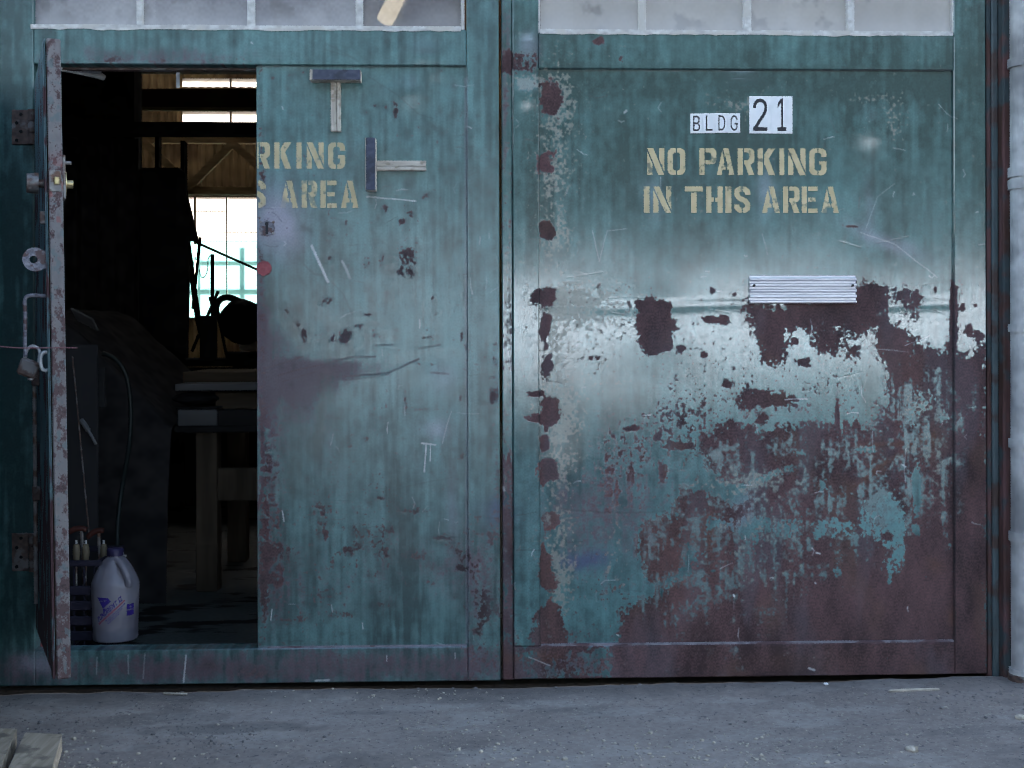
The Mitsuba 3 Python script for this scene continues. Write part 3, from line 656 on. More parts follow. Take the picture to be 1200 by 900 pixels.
# ---- left leaf
L = thing('warehouse_door', 'left teal steel warehouse door with an open wicket doorway cut into it', 'door')
opx0, opx1, opz0, opz1 = X(40), X(300.6), Zc(762, px=200), Zc(76.3, px=200)
pz0, pz1 = Zc(758.8, px=423), Zc(76.4, px=423)
wz0 = Zc(33.5, px=300); wzr = Zc(39.2, px=870)
WTOP = Zc(-95)
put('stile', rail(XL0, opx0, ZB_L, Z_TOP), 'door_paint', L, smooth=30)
put('stile', rail(X(547.4), XL1, ZB_L, Z_TOP), 'door_paint', L, smooth=30)
put('bottom_rail', rail(opx0 + .001, X(547.4) - .001, ZB_L, pz0), 'door_paint', L, smooth=30)
put('middle_rail', rail(opx0 + .001, X(547.4) - .001, pz1, wz0), 'door_paint', L, smooth=30)
put('top_rail', rail(opx0 + .001, X(547.4) - .001, WTOP, Z_TOP), 'door_paint', L, smooth=30)
put('sheet_panel', sheet(opx1, X(547.4) + .004, pz0 - .004, pz1 + .004), 'door_paint', L, smooth=True)
put('panel_edge', box(opx1 - .002, opx1 + .03, PY + .006, PY + .045, pz0, pz1, .002), 'door_paint', L)
put('back_sheet', box(opx1 + .032, X(547.4), PY + .03, PY + .036, pz0, pz1), 'interior_dark', L)
put('lintel', box(opx0, opx1 + .02, .058, .085, opz1 - .004, opz1 + .05), 'rusty_steel', L)
put('sill', box(opx0, opx1, .058, .10, ZB_L, pz0 - .006, .003), 'door_paint', L)
put('jamb_strip', box(opx0 - .002, opx0 + .012, .058, .09, Zc(655), opz1), 'rusty_steel', L)
put('jamb_strip', box(opx0 - .002, opx0 + .012, .058, .09, opz0, Zc(656), .002), 'red_paint', L)


def windows(leaf, xs, z0, px0, px1, mats):
    """Panes in white puttied bars above the rail; xs: pixel edges of the panes."""
    for (a, b), mm in zip(xs, mats):
        put('window_pane', box(X(a) - .004, X(b) + .004, .020, .024, z0 - .004, WTOP + .004), mm, leaf)
    for (a, b), (c, d) in zip(xs[:-1], xs[1:]):
        put('glazing_bar', box(X(b), X(c), .004, .030, z0, WTOP, .003), 'putty_white', leaf)
    x0, x1 = X(px0), X(px1)
    n = 60
    xx = np.linspace(x0, x1, n); top = z0 + .010 + .003 * (meshkit.fbm(np.stack([xx * 22, xx * 0, xx * 0], -1), 3, 2) - .5); bot = z0 - .004 - .011 * np.clip(meshkit.fbm(np.stack([xx * 30, xx * 0 + 3, xx * 0], -1), 3, 4) - .42, 0, 1)
    put('putty_line', upright(Polygon(list(zip(xx, bot)) + list(zip(xx[::-1], top[::-1]))), -.003, .022), 'putty_white', leaf)
    put('glazing_bar', box(X(px0) - .016, X(px0), .003, .030, z0 - .002, WTOP, .003), 'putty_white', leaf)
    put('glazing_bar', box(X(px1), X(px1) + .012, .003, .030, z0 - .002, WTOP, .003), 'putty_white', leaf)


windows(L, [(38, 160), (168, 290), (299, 417.4), (426, 540)], wz0, 37, 541, ['dusty_glass', 'dusty_glass', 'dusty_glass', 'hazy_pane'])

# ---- right leaf
R = thing('warehouse_door', 'right teal steel warehouse door eaten by brown rust, with a building number plate', 'door')
rz0, rz1 = Zc(754.8, px=875), Zc(81.2, px=875)
xs1, xe0 = X(632), X(1118.5)
put('edge_strip', rail(XR0, X(601), ZB_R - .003, Z_TOP, .006, .06), 'door_paint', R, smooth=30)
put('stile', rail(X(601) + .001, xs1, rz0, Z_TOP), 'door_paint', R, smooth=30)
put('stile', rail(xe0, XR1, ZB_R, Z_TOP), 'door_paint', R, smooth=30)
put('bottom_rail', rail(X(601) + .001, xe0 - .001, ZB_R, rz0 - .001), 'door_paint', R, smooth=30)
put('middle_rail', rail(xs1 + .001, xe0 - .001, rz1, wzr), 'door_paint', R, smooth=30)
put('top_rail', rail(xs1 + .001, xe0 - .001, WTOP, Z_TOP), 'door_paint', R, smooth=30)
put('sheet_panel', sheet(xs1 - .004, xe0 + .004, rz0 - .004, rz1 + .004), 'door_paint', R, smooth=True)
put('back_sheet', box(xs1, xe0, PY + .03, PY + .036, rz0, rz1), 'interior_dark', R)
windows(R, [(636, 749.5), (758.5, 872.5), (882, 994), (1003, 1116)], wzr, 634, 1117.5, ['dusty_glass'] * 4)
put('weld_bead', box(xs1 + .002, xe0 - .002, PY - .010, PY + .004, rz0 - .003, rz0 + .005, .002), 'lit_ledge', R)
put('weld_bead', box(opx1 + .03, X(547.4) - .002, PY - .010, PY + .004, pz0 - .003, pz0 + .003, .002), 'lit_ledge', L)


# ---- stencilled letters
def glyph(ch, w, s=.195):
    b, gap = .022, .045
    def r(x0, y0, x1, y1): return sbox(x0, y0, x1, y1)
    def rnd(x0, y0, x1, y1, q): return sbox(x0, y0, x1, y1).buffer(-q).buffer(q)
    clip = sbox(0, 0, w, 1)
    if ch == 'I': return r(0, 0, w, 1)
    if ch in 'OG':
        g = rnd(0, 0, w, 1, .2).difference(rnd(s, s * .85, w - s, 1 - s * .85, .09)).difference(r(w / 2 - b, -1, w / 2 + b, 2))
        if ch == 'G': g = unary_union([g.difference(r(w / 2, .50, w + 1, .68)), r(w * .58, .40, w, .52)])
        return g
    if ch == 'N':
        D = Polygon([(0, 1), (s * 1.15, 1), (w, 0), (w - s * 1.15, 0)])
        return unary_union([unary_union([r(0, 0, s, 1), r(w - s, 0, w, 1)]).difference(D.buffer(gap)), D])
    bowl = None
    if ch in 'PR':
        x0 = s + gap
        o = unary_union([rnd(x0 - .3, .40, w, 1, .17)]).intersection(r(x0, 0, w, 1)); i = rnd(x0 - .3, .40 + s * .8, w - s, 1 - s * .8, .08).intersection(r(x0, 0, w, 1))
        bowl = o.difference(i)
        g = [r(0, 0, s, 1), bowl]
        if ch == 'R': g.append(Polygon([(w * .42, .44), (w * .74, .44), (w, 0), (w - s * 1.1, 0)]))
        return unary_union(g)
    if ch == 'A':
        g = Polygon([(0, 0), (w * .5 - s * .55, 1), (w * .5 + s * .55, 1), (w, 0), (w - s * 1.1, 0), (w * .70, .2), (w * .30, .2), (s * 1.0, 0)]).difference(Polygon([(w * .385, .36), (w * .5, .72), (w * .615, .36)]))
        return g.difference(LineString([(w * .5 - s * .62, 1.03), (w - s * 1.25, -.02)]).buffer(gap * .55))
    if ch == 'K':
        up = LineString([(s * .6, .36), (w - s * .35, 1.1)]).buffer(s * .56, cap_style=2); dn = LineString([(s * 1.5, .62), (w - s * .45, -.1)]).buffer(s * .56, cap_style=2)
        return unary_union([r(0, 0, s, 1), unary_union([up, dn]).intersection(r(s + gap, 0, w, 1))])
    if ch == 'E': return unary_union([r(0, 0, s, 1), r(s + gap, 1 - s * .85, w, 1), r(s + gap, .43, w * .88, .58), r(s + gap, 0, w, s * .85)])
    if ch == 'T': return unary_union([r(0, 1 - s * .95, w, 1), r(w / 2 - s * .55, 0, w / 2 + s * .55, 1 - s * .95 - gap)])
    if ch == 'H': return unary_union([r(0, 0, s, 1), r(w - s, 0, w, 1), r(s, .42, w / 2 - b, .58), r(w / 2 + b, .42, w - s, .58)])
    if ch == 'S':
        c = LineString([(w - s / 2, .68), (w - s / 2, .80), (w * .66, 1 - s / 2), (w * .34, 1 - s / 2), (s / 2, .84), (s / 2, .68), (w * .30, .57), (w * .70, .45), (w - s / 2, .33), (w - s / 2, .17), (w * .66, s / 2), (w * .34, s / 2), (s / 2, .2), (s / 2, .32)])
        return c.buffer(s / 2, cap_style=2).intersection(clip.buffer(.0)).difference(unary_union([r(w / 2 - b, .75, w / 2 + b, 2), r(w / 2 - b, -1, w / 2 + b, .25)]))


def letter_colour(p, n, uv):
    c = mix((.49, .395, .225), (.60, .495, .30), noise(p.x * 60, p.y, p.z * 40))
    chip = smoothstep(.60, .68, .5 * fbm(p.x * 70, 1.0, p.z * 55, 3) + .5 * fbm(p.x * 12, 4.0, p.z * 9, 3))
    r, d, pl = worn(p, 'rust', 'dark', 'pale')
    chip = dr.maximum(chip * .7, dr.maximum(dr.maximum(r * .55, d * .7), smoothstep(.35, .65, pl) * .8))
    return mix(c, door_colour(p, n, uv), chip)


scene['stencil_paint'] = both(principled(proc(letter_colour), .6, .4))


def stencil(leaf, text, spans, y0, y1, clip_x=None):
    pc = (spans[0][0] + spans[-1][1]) / 2
    za, zb = Zc(y1, px=pc), Zc(y0, px=pc); h = zb - za
    for ch, (a, b) in zip(text, spans):
        x0, x1 = X(a, PY), X(b, PY)
        g = glyph(ch, (x1 - x0) / h)
        from shapely import affinity
        g = affinity.affine_transform(g, [h, 0, 0, h, x0, za])
        if clip_x is not None: g = g.intersection(sbox(clip_x, -9, 99, 99))
        # fine triangles, so that the paint follows the buckled sheet
        m = upright(g, PY - .0006, .0012)
        v, f = trimesh.remesh.subdivide_to_size(m.vertices, m.faces, .014)
        v[:, 1] += warp(v[:, 0], v[:, 2])
        put('letter', trimesh.Trimesh(v, f, process=False), 'stencil_paint', leaf)


stencil(R, 'NOPARKING', [(759, 779), (783, 803.5), (820, 840), (840.5, 861), (865, 884.5), (888.5, 909), (914, 919.5), (924, 944.5), (949, 969)], 173, 204.5)
stencil(R, 'INTHISAREA', [(755, 761.5), (766, 787), (803, 824), (828, 847.4), (850.5, 857.4), (861, 879.5), (893.5, 914.5), (918, 937.4), (940, 958.5), (963, 983.5)], 218, 249)
stencil(L, 'RKING', [(297.5, 317), (322, 342), (348, 354), (360, 380), (385, 405)], 166, 197, opx1 + .001)
stencil(L, 'SAREA', [(293, 312), (329, 349.5), (354, 372), (376, 395), (400, 420.5)], 211, 243, opx1 + .001)

# ---- keyhole plate and red daub on the left leaf
lk = put('lock_plate', None or cyl((X(312.5), PY - .003, Zc(267.4)), (X(312.5), PY + .006, Zc(267.4)), .026, 8), 'worn_zinc', L)
put('keyhole', cat([cyl((X(312.5), PY - .0045, Zc(262)), (X(312.5), PY, Zc(262)), .006, 14), box(X(312.5) - .004, X(312.5) + .004, PY - .0045, PY, Zc(274), Zc(263))]), 'sign_black', lk)
for a, b in [(305, 260), (320, 260), (305, 273), (320, 273)]:
    put('rivet', cyl((X(a), PY - .007, Zc(b)), (X(a), PY, Zc(b)), .004, 10), 'steel', lk)
dm = cyl((X(309), PY - .004, Zc(314)), (X(309), PY + .006, Zc(314)), .024, 24)
v = np.array(dm.vertices); v[:, 2] = Zc(314) + (v[:, 2] - Zc(314)) * (1 + .08 * np.sin(v[:, 0] * 400)); dm.vertices = v
put('red_plug', dm, 'red_paint', L)
labels[f'{L}__red_plug'] = {'label': 'round red painted plug below the keyhole'}
labels[f'{L}__lock_plate'] = {'label': 'worn round keyhole plate'}


# hinges of the wicket on the left stile
def hinge(y0, y1, x0=15, x1=35):
    h = put('hinge', box(X(x0), X(x1), -.006, .001, Zc(y1), Zc(y0), .0015), 'rusty_steel', L)
    for i in range(4):
        cx = X(x0 + 5 + (6 if i % 2 == 0 else 1)); cz = Zc(y0 + (y1 - y0) * (.13 + .25 * i))
        put('screw', cyl((cx, -.0085, cz), (cx, -.003, cz), .0052, 12), 'black_stuff', h)
    for a, b in ((0, .32), (.34, .66), (.68, 1)):
        put('knuckle', cyl((X(39), -.012, Zc(y1) + (Zc(y0) - Zc(y1)) * a), (X(39), -.012, Zc(y1) + (Zc(y0) - Zc(y1)) * b), .011, 14), 'rusty_steel', h, smooth=40)


hinge(131, 171); hinge(620, 664, 14, 33)

# ------------------------------------------------------------------ the wicket standing open
YF = -.64
fx_t = at(51, 44, YF); fx_b = at(63.5, 797, YF)
hx = X(44); hy = -.022
Wz0, Wz1 = fx_b[1], fx_t[1]
dirx = (fx_t[0] + fx_b[0]) / 2 - hx; diry = YF - hy
Wd = math.hypot(dirx, diry); ux, uy = dirx / Wd, diry / Wd; nx_, ny_ = -uy, ux     # nx_: towards +x (the inner face)
lean = (fx_b[0] - fx_t[0]) / (Wz1 - Wz0)
TH = .043


def leaf_pt(u, t, z):
    """u: from the hinge to the free edge, t: from the outer to the inner face."""
    k = u / Wd
    return np.stack([hx + ux * u + nx_ * t + lean * ((Wz0 + Wz1) / 2 - z) * k, hy + uy * u + ny_ * t, z], -1)


def on_leaf(m):
    v = np.array(m.vertices); m.vertices = leaf_pt(v[:, 0], v[:, 1], v[:, 2]); return m


def wick_edge_colour(p, n, uv):
    s = fbm(p.x * 300, p.y * 300, p.z * 200, 3); l = fbm(p.x * 9, p.y * 9, p.z * 4.5, 4); m = fbm(p.x * 70, p.y * 70, p.z * 34, 4)
    low = smoothstep(1.3, .15, p.z)
    c = mix((.165, .15, .15), (.275, .255, .255), m)
    c = mix(c, (.095, .050, .052), smoothstep(.46, .58, m * .55 + l * .30 + s * .20 + .07 * low - .03) * .9)
    c = mix(c, (.050, .032, .032), smoothstep(.60, .70, s * .5 + m * .5) * .7)
    c = mix(c, (.30, .09, .085), smoothstep(.56, .62, fbm(p.x * 40, p.y * 40 + 4, p.z * 24, 3)) * smoothstep(1.32, 1.42, p.z) * smoothstep(1.66, 1.56, p.z) * .55)
    return mix(c, (.13, .18, .19), smoothstep(.60, .68, fbm(p.x * 60 + 5, p.y * 60, p.z * 40, 3)) * .6)


def wick_face_colour(p, n, uv):
    s = fbm(p.x * 20, p.y * 20, p.z * 9, 4)
    c = mix((.07, .12, .135), (.12, .185, .20), fbm(p.x * 9, p.y * 9, p.z * 2, 3))
    c = mix(c, (.085, .045, .05), smoothstep(.54, .62, s + .22 * smoothstep(1.1, .2, p.z)))
    return c


scene['wicket_edge_paint'] = both(principled(proc(wick_edge_colour), .7, .35))
scene['wicket_face_paint'] = both(principled(proc(wick_face_colour), .5, .45))
K = thing('wicket_door', 'narrow wicket door standing open edge on, with grey flaking edge', 'door')
seg = lambda a, b, c, d, e, f, bb=.002: on_leaf(trimesh.Trimesh(*trimesh.remesh.subdivide_to_size(box(a, b, c, d, e, f, bb).vertices, box(a, b, c, d, e, f, bb).faces, .12), process=False))
put('outer_sheet', seg(.0, Wd - .004, .0, .004, Wz0, Wz1), 'wicket_face_paint', K)
put('core', seg(.004, Wd - .012, .006, TH - .006, Wz0 + .004, Wz1 - .004), 'old_timber', K)
put('edge_strip', seg(Wd - .010, Wd, .007, TH, Wz0, Wz1, .003), 'wicket_edge_paint', K)
put('edge_angle', seg(Wd - .05, Wd - .001, -.003, -.0005, Wz0 + .002, Wz1 - .01), 'wicket_face_paint', K)
put('inner_sheet', seg(.0, Wd - .012, TH - .004, TH + .001, Wz0, Wz1), 'wicket_face_paint', K)


def fz(py): return Zc(py, YF, px=62)


def lp(u, t, z): return [float(a) for a in leaf_pt(np.float64(u), np.float64(t), np.float64(z))]


zk = fz(212)
put('strike_plate', seg(Wd - .002, Wd + .002, .008, TH - .004, fz(224), fz(199), .001), 'steel', K)
put('latch_bolt', seg(Wd, Wd + .010, .020, .034, fz(216), fz(207), .002), 'brass', K)
kn = put('outer_knob', cat([cyl(lp(Wd - .07, -.002, zk), lp(Wd - .07, -.016, zk), .012, 16), cyl(lp(Wd - .07, -.016, zk), lp(Wd - .07, -.046, zk), .030, 20, .026)]), 'steel', K, smooth=40)
put('inner_knob', cat([cyl(lp(Wd - .06, TH, zk), lp(Wd - .06, TH + .012, zk), .040, 20, .034), cyl(lp(Wd - .06, TH + .012, zk), lp(Wd - .06, TH + .030, zk), .012, 14)]), 'brass', K, smooth=40)
put('inner_lock_case', seg(Wd - .10, Wd - .004, TH, TH + .008, fz(232), fz(180), .002), 'steel', K)
put('case_screw', cyl(lp(Wd - .03, TH + .008, fz(188)), lp(Wd - .03, TH + .024, fz(188)), .005, 10), 'steel', K)
# hasp ear with its eye
ear = sbox(-.0, -.024, .030, .024).union(Point(0, 0).buffer(.032)).difference(Point(-.004, 0).buffer(.010))
em = trimesh.creation.extrude_polygon(ear, .006, engine='earcut')
v = np.array(em.vertices); ez = fz(304)
em.vertices = np.stack([np.full(len(v), Wd - .012) - v[:, 2], -.030 + v[:, 0], ez + v[:, 1]], -1); on_leaf(em)
if em.volume < 0: em.invert()
put('hasp_ear', em, 'worn_zinc', K)
ob = seg(Wd - .03, Wd - .01, -.016, -.001, fz(262), fz(247), .002)
put('bolt_bracket', ob, 'rusty_steel', K)
# pull handle
ht, hb = fz(346), fz(418)
put('pull_handle', tube([lp(Wd - .05, -.002, ht), lp(Wd - .05, -.03, ht + .001), lp(Wd - .05, -.052, ht - .004), lp(Wd - .05, -.056, ht - .03), lp(Wd - .05, -.056, (ht + hb) / 2), lp(Wd - .05, -.056, hb)], .0055, 10), 'worn_zinc', K, smooth=True)
put('hasp_loop', tube([lp(Wd - .02, -.002, fz(413)), lp(Wd - .02, -.014, fz(414)), lp(Wd - .02, -.020, fz(424)), lp(Wd - .02, -.012, fz(434)), lp(Wd - .02, -.002, fz(434))], .005, 8), 'galvanised', K, smooth=True)
put('door_rod', cyl(lp(.22, -.014, fz(440)), lp(.22, -.014, Wz0 + .12), .006, 10), 'steel', K)
for zz in (fz(450), fz(600)):
    put('rod_guide', seg(.20, .24, -.022, -.001, zz - .02, zz + .02, .002), 'rusty_steel', K)
put('stay_arm', cat([tube([(X(66, .05), .05, Zc(81, .05)), (X(95, .12), .12, Zc(86, .12)), (X(122, .2), .2, Zc(92.5, .2))], .011, 8), box(X(106, .14), X(118, .14), .13, .16, Zc(88, .14), Zc(81, .14), .003)]), 'galvanised', K)
# padlock
pl_ = thing('padlock', 'old brass padlock hanging below the pull handle of the wicket', 'padlock')
pc = np.array(lp(Wd - .055, -.048, fz(431)))
bm = trimesh.Trimesh(box(-.026, .026, -.011, .011, -.026, .022, .006).vertices).convex_hull
bm.apply_transform(trimesh.transformations.rotation_matrix(.35, [0, 1, 0])); bm.apply_translation(pc)
put('body', bm, 'rusty_steel', pl_)
put('shackle', tube([pc + [-.010, 0, .018], pc + [-.006, 0, .044], pc + [.010, 0, .058], pc + [.026, 0, .050], pc + [.028, 0, .026], pc + [.026, 0, .010]], .0045, 8), 'galvanised', pl_, smooth=True)
put('keyway', cyl(pc + [.006, -.004, -.028], pc + [.0062, -.004, -.034], .008, 12), 'steel', pl_)
# wire
a1, a2, a3 = (X(-40, -.75), -.75, Zc(396, -.75, 0)), lp(Wd + .004, .02, fz(407.5)), lp(Wd - .01, TH + .03, fz(408))
put('red_wire_strand', tube([a1, ((a1[0] + a2[0]) / 2, (a1[1] + a2[1]) / 2, (a1[2] + a2[2]) / 2 - .012), a2, a3], .0016, 6), 'red_wire'); tag('red_wire_strand', 'thin red wire tied across the wicket edge and running out to the left', 'wire')

# tall locker added out of view to keep light from the left stile
lk_ = thing('shade_locker', 'added dark steel locker out of view, shading the left stile', 'locker')
put('body', box(-2.55, -1.535, -1.25, -.03, .0, 1.95, .01), 'dark_siding', lk_)
put('locker_door', box(-2.52, -1.57, -1.265, -1.251, .06, 1.90, .003), 'dark_siding', lk_)

sc_ = thing('shade_crate', 'added slatted packing crate out of view, blocking light from the left stile', 'crate')  # added out of view to block light from the left stile
put('inner_case', box(-1.98, -1.04, -2.66, -2.02, .06, 1.88), 'old_timber', sc_)
for i in range(9):
    for y_ in (-2.69, -2.018): put('slat', box(-2.0, -1.02, y_, y_ + .022, .06 + i * .205, .06 + i * .205 + .185, .003), 'plank_wood', sc_)
    for x_ in (-2.003, -1.038): put('slat', box(x_, x_ + .022, -2.66, -2.02, .06 + i * .205, .06 + i * .205 + .185, .003), 'plank_wood', sc_)
for x_ in (-1.9, -1.2): put('skid', box(x_, x_ + .09, -2.66, -2.02, .0, .059, .003), 'plank_wood', sc_)

# ------------------------------------------------------------------ jamb and pipe on the right
J = thing('door_jamb', 'rust stained timber door jamb right of the right door', 'door jamb')
put('batten', box(X(1161.5), X(1169), -.012, .10, .0, Z_TOP, .004), 'teal_batten', J)
put('board', box(X(1169.3), X(1185), -.045, .10, .0, Z_TOP, .005), 'rust_timber', J)
put('stop_bead', box(X(1156.8), X(1161.2), -.004, .10, .02, Z_TOP, .002), 'rust_timber', J)
P_ = thing('drain_pipe', 'pale galvanised downpipe with bands at the right edge', 'pipe')
pcx, pcy, prr = X(1202.5, -.075), -.075, .0475


def pipe_mesh():
    z = np.linspace(.03, Z_TOP + .4, 60); n = 40; ang = np.arange(n) * 2 * np.pi / n
    rr = prr * (1 + .012 * (meshkit.noise(np.stack([np.cos(ang)[None] * 2 + z[:, None] * 0, np.sin(ang)[None] * 2 + z[:, None] * 0, z[:, None] * 5 + ang[None] * 0], -1), 4) - .5))
    V = np.stack([pcx + rr * np.cos(ang), pcy + rr * np.sin(ang), z[:, None] + 0 * rr], -1).reshape(-1, 3)
    i = np.arange(len(z) * n).reshape(len(z), n); j = np.roll(i, -1, 1)
    q = np.stack([i[:-1], j[:-1], j[1:], i[1:]], -1).reshape(-1, 4)
    return trimesh.Trimesh(V, np.vstack([q[:, [0, 1, 2]], q[:, [0, 2, 3]]]), process=False)


put('pipe', pipe_mesh(), 'galvanised', P_, smooth=True)
for (a, b) in [(75, 85), (200, 211), (214, 225), (380, 389), (512, 522), (619, 629), (776, 787)]:
    put('band', trimesh.creation.annulus(prr + .0005, prr + .007, abs(Zc(b, px=1190) - Zc(a, px=1190)), sections=40, transform=trimesh.transformations.translation_matrix((pcx, pcy, (Zc(a, px=1190) + Zc(b, px=1190)) / 2))), 'galvanised', P_, smooth=40)
put('shoe', trimesh.creation.annulus(prr + .002, prr + .010, .055, sections=36, transform=trimesh.transformations.translation_matrix((pcx, pcy, .03))), 'rusty_steel', P_, smooth=40)

# ------------------------------------------------------------------ number plates, T blocks, ribbed strip


def plate(name, txt, x0, x1, y0, y1, label, group, bold, fill=(.72, .82), dz=0.0):
    k = thing(name, label, 'sign', group)
    xa, xb = X(x0, PY), X(x1, PY); za, zb = Zc(y1, PY, 870) + dz, Zc(y0, PY, 870) + dz
    yb = PY + float(warp((xa + xb) / 2, (za + zb) / 2)) - .0045
    put('backing', box(xa, xb, yb, yb + .0045 + .004, za, zb, .0006), 'sign_white', k)
    t = meshkit.text_mesh(txt, 1.0, .001, bold)
    v = np.array(t.vertices); lo, hi = v.min(0), v.max(0)
    w_, h_ = (xb - xa) * fill[0], (zb - za) * fill[1]
    if txt == '1': w_ *= .62
    cx, cz = (xa + xb) / 2, (za + zb) / 2
    v2 = np.stack([cx + ((v[:, 0] - lo[0]) / (hi[0] - lo[0]) - .5) * w_, yb - .0008 + .0012 * (v[:, 2] < .0005), cz + ((v[:, 1] - lo[1]) / (hi[1] - lo[1]) - .5) * h_], -1)
    m = trimesh.Trimesh(v2, t.faces, process=False); m.invert()
    if m.volume < 0: m.invert()
    put('character', m, 'sign_black', k)


plate('letter_plate', 'B', 809.5, 823.8, 133.5, 156.5, 'small white plate with black letter B above the stencilled notice', 'white letter and number plates', False, (.56, .78))
plate('letter_plate', 'L', 824, 838.8, 133, 156.2, 'small white plate with black letter L above the stencilled notice', 'white letter and number plates', False, (.52, .78))
plate('letter_plate', 'D', 839, 853.3, 132.8, 155.8, 'small white plate with black letter D above the stencilled notice', 'white letter and number plates', False, (.56, .78))
plate('letter_plate', 'G', 853.5, 867.5, 133, 156, 'small white plate with black letter G above the stencilled notice', 'white letter and number plates', False, (.60, .78))
plate('number_plate', '2', 878.5, 903.6, 112.8, 156.5, 'tall white plate with the black digit two, next to the small letter plates', 'white letter and number plates', False, (.66, .87))
plate('number_plate', '1', 903.8, 929, 112.8, 156.5, 'tall white plate with the black digit one, rightmost of the row', 'white letter and number plates', False, (.66, .87))


def tblock(label, bar, stem, vertical):
    k = thing('wooden_bracket', label, 'wooden bracket', 'T shaped wooden brackets on the left door')
    b0, b1, b2, b3 = X(bar[0], PY), X(bar[1], PY), Zc(bar[3], PY, 420), Zc(bar[2], PY, 420)
    s0, s1, s2, s3 = X(stem[0], PY), X(stem[1], PY), Zc(stem[3], PY, 420), Zc(stem[2], PY, 420)
    put('crossbar', box(b0, b1, PY - .052, PY - .0, b2, b3, .0015), 'block_wood' if vertical else 'block_wood_flat', k)
    put('crossbar_face', box(b0 + (.003 if not vertical else .009), b1 - .0005, PY - .0545, PY - .0523, b2 + .0005, b3 - .0005, .0008), 'block_blue', k)
    if vertical:   # stem points up or down from a lying bar
        w_ = (s1 - s0)
        put('stem', cat([box(s0, s0 + w_ * .56, PY - .020, PY - .0, s2, s3, .0012), box(s0 + w_ * .60, s1, PY - .018, PY - .0, s2, s3, .0012)]), 'block_wood', k)
    else:
        h_ = (s3 - s2)
        put('stem', cat([box(s0, s1, PY - .020, PY - .0, s2, s2 + h_ * .4, .0012), box(s0, s1, PY - .018, PY - .0, s2 + h_ * .44, s3, .0012)]), 'block_wood_flat', k)


tblock('upright T shaped wooden bracket with dark blue crossbar on top', (366, 425, 85.5, 97.5), (389, 400.5, 97.7, 155), True)
tblock('sideways T shaped wooden bracket with dark blue bar standing at its left', (430, 442, 164, 225), (442.3, 500, 189, 200.5), False)

V_ = thing('ribbed_strip', 'ribbed bright aluminium strip screwed across the rusty right door', 'metal strip')
xa, xb, za, zb = X(878, PY), X(1002.5, PY), Zc(355.8, PY, 940), Zc(323, PY, 940)
zz = np.linspace(0, 1, 90); prof = .005 + .0075 * np.clip(np.sin(zz * 5 * 2 * np.pi - .4) * 1.6, -1, 1)
prof[0] = prof[-1] = 0
pts = [(PY - .006 - p, za + (zb - za) * t) for p, t in zip(prof, zz)]
poly = Polygon([(PY - .001, za), *pts, (PY - .001, zb)])
m = trimesh.creation.extrude_polygon(poly.buffer(0), xb - xa, engine='earcut')
v = np.array(m.vertices); m.vertices = np.stack([xa + v[:, 2], v[:, 0], v[:, 1]], -1)
if m.volume < 0: m.invert()
v = np.array(m.vertices); v[:, 1] += warp(v[:, 0] * 0 + (xa + xb) / 2, v[:, 2] * 0 + (za + zb) / 2); m.vertices = v
put('strip', m, 'aluminium', V_, smooth=35)
for a in (882.5, 997.5):
    put('screw', cyl((X(a, PY), PY - .021, Zc(335)), (X(a, PY), PY - .004, Zc(335)), .0042, 12), 'black_stuff', V_)

# ------------------------------------------------------------------ the jug
JY = .36
jb = Zc(752.5, JY - .05, 134); jt = Zc(646, JY, 134)
jx = X(134.5, JY); jr = .5 * abs(X(161.5, JY) - X(106.5, JY)); jh = jt - jb
G_ = thing('plastic_jug', 'milky plastic gallon jug with purple cap and purple printing on the workshop floor', 'jug')
prof = [(0, 0), (.86, 0), (.93, .012), (.95, .03), (.955, .10), (.93, .125), (.95, .15), (.955, .18), (1, .60), (1, .64), (.96, .675), (.86, .74), (.68, .83), (.50, .90), (.36, .935), (.30, .945), (.30, .968), (0, .968)]
prof = [(r * jr, z * jh) for r, z in prof]
from scipy.interpolate import PchipInterpolator
jm = trimesh.creation.revolve(prof, sections=56)
v = np.array(jm.vertices); ang = np.arctan2(v[:, 1], v[:, 0]); rad = np.hypot(v[:, 0], v[:, 1])
kk = np.clip((v[:, 2] / jh - .66) / .1, 0, 1) * np.clip((.93 - v[:, 2] / jh) / .1, 0, 1)
for th in (-2.2, -1.05):       # flutes of the shoulder
    d = np.abs((ang - th + np.pi) % (2 * np.pi) - np.pi); rad = rad * (1 - .10 * kk * np.exp(-(d / .22) ** 2))
v[:, 0], v[:, 1] = rad * np.cos(ang), rad * np.sin(ang); jm.vertices = v; jm.apply_translation((jx, JY, jb))
put('body', jm, 'jug_plastic', G_, smooth=40)
put('handle', tube([(jx + .12 * jr, JY - .30 * jr, jb + .90 * jh), (jx + .40 * jr, JY - .55 * jr, jb + .875 * jh), (jx + .62 * jr, JY - .72 * jr, jb + .80 * jh), (jx + .74 * jr, JY - .72 * jr, jb + .70 * jh), (jx + .72 * jr, JY - .66 * jr, jb + .64 * jh)], .013, 12), 'jug_plastic', G_, smooth=True)
cp = trimesh.creation.revolve([(0, 0), (.34 * jr, 0), (.35 * jr, .003), (.35 * jr, .02), (.31 * jr, .024), (0, .024)], sections=24); cp.apply_translation((jx, JY, jb + .955 * jh))
put('cap', cp, 'jug_cap', G_, smooth=35)


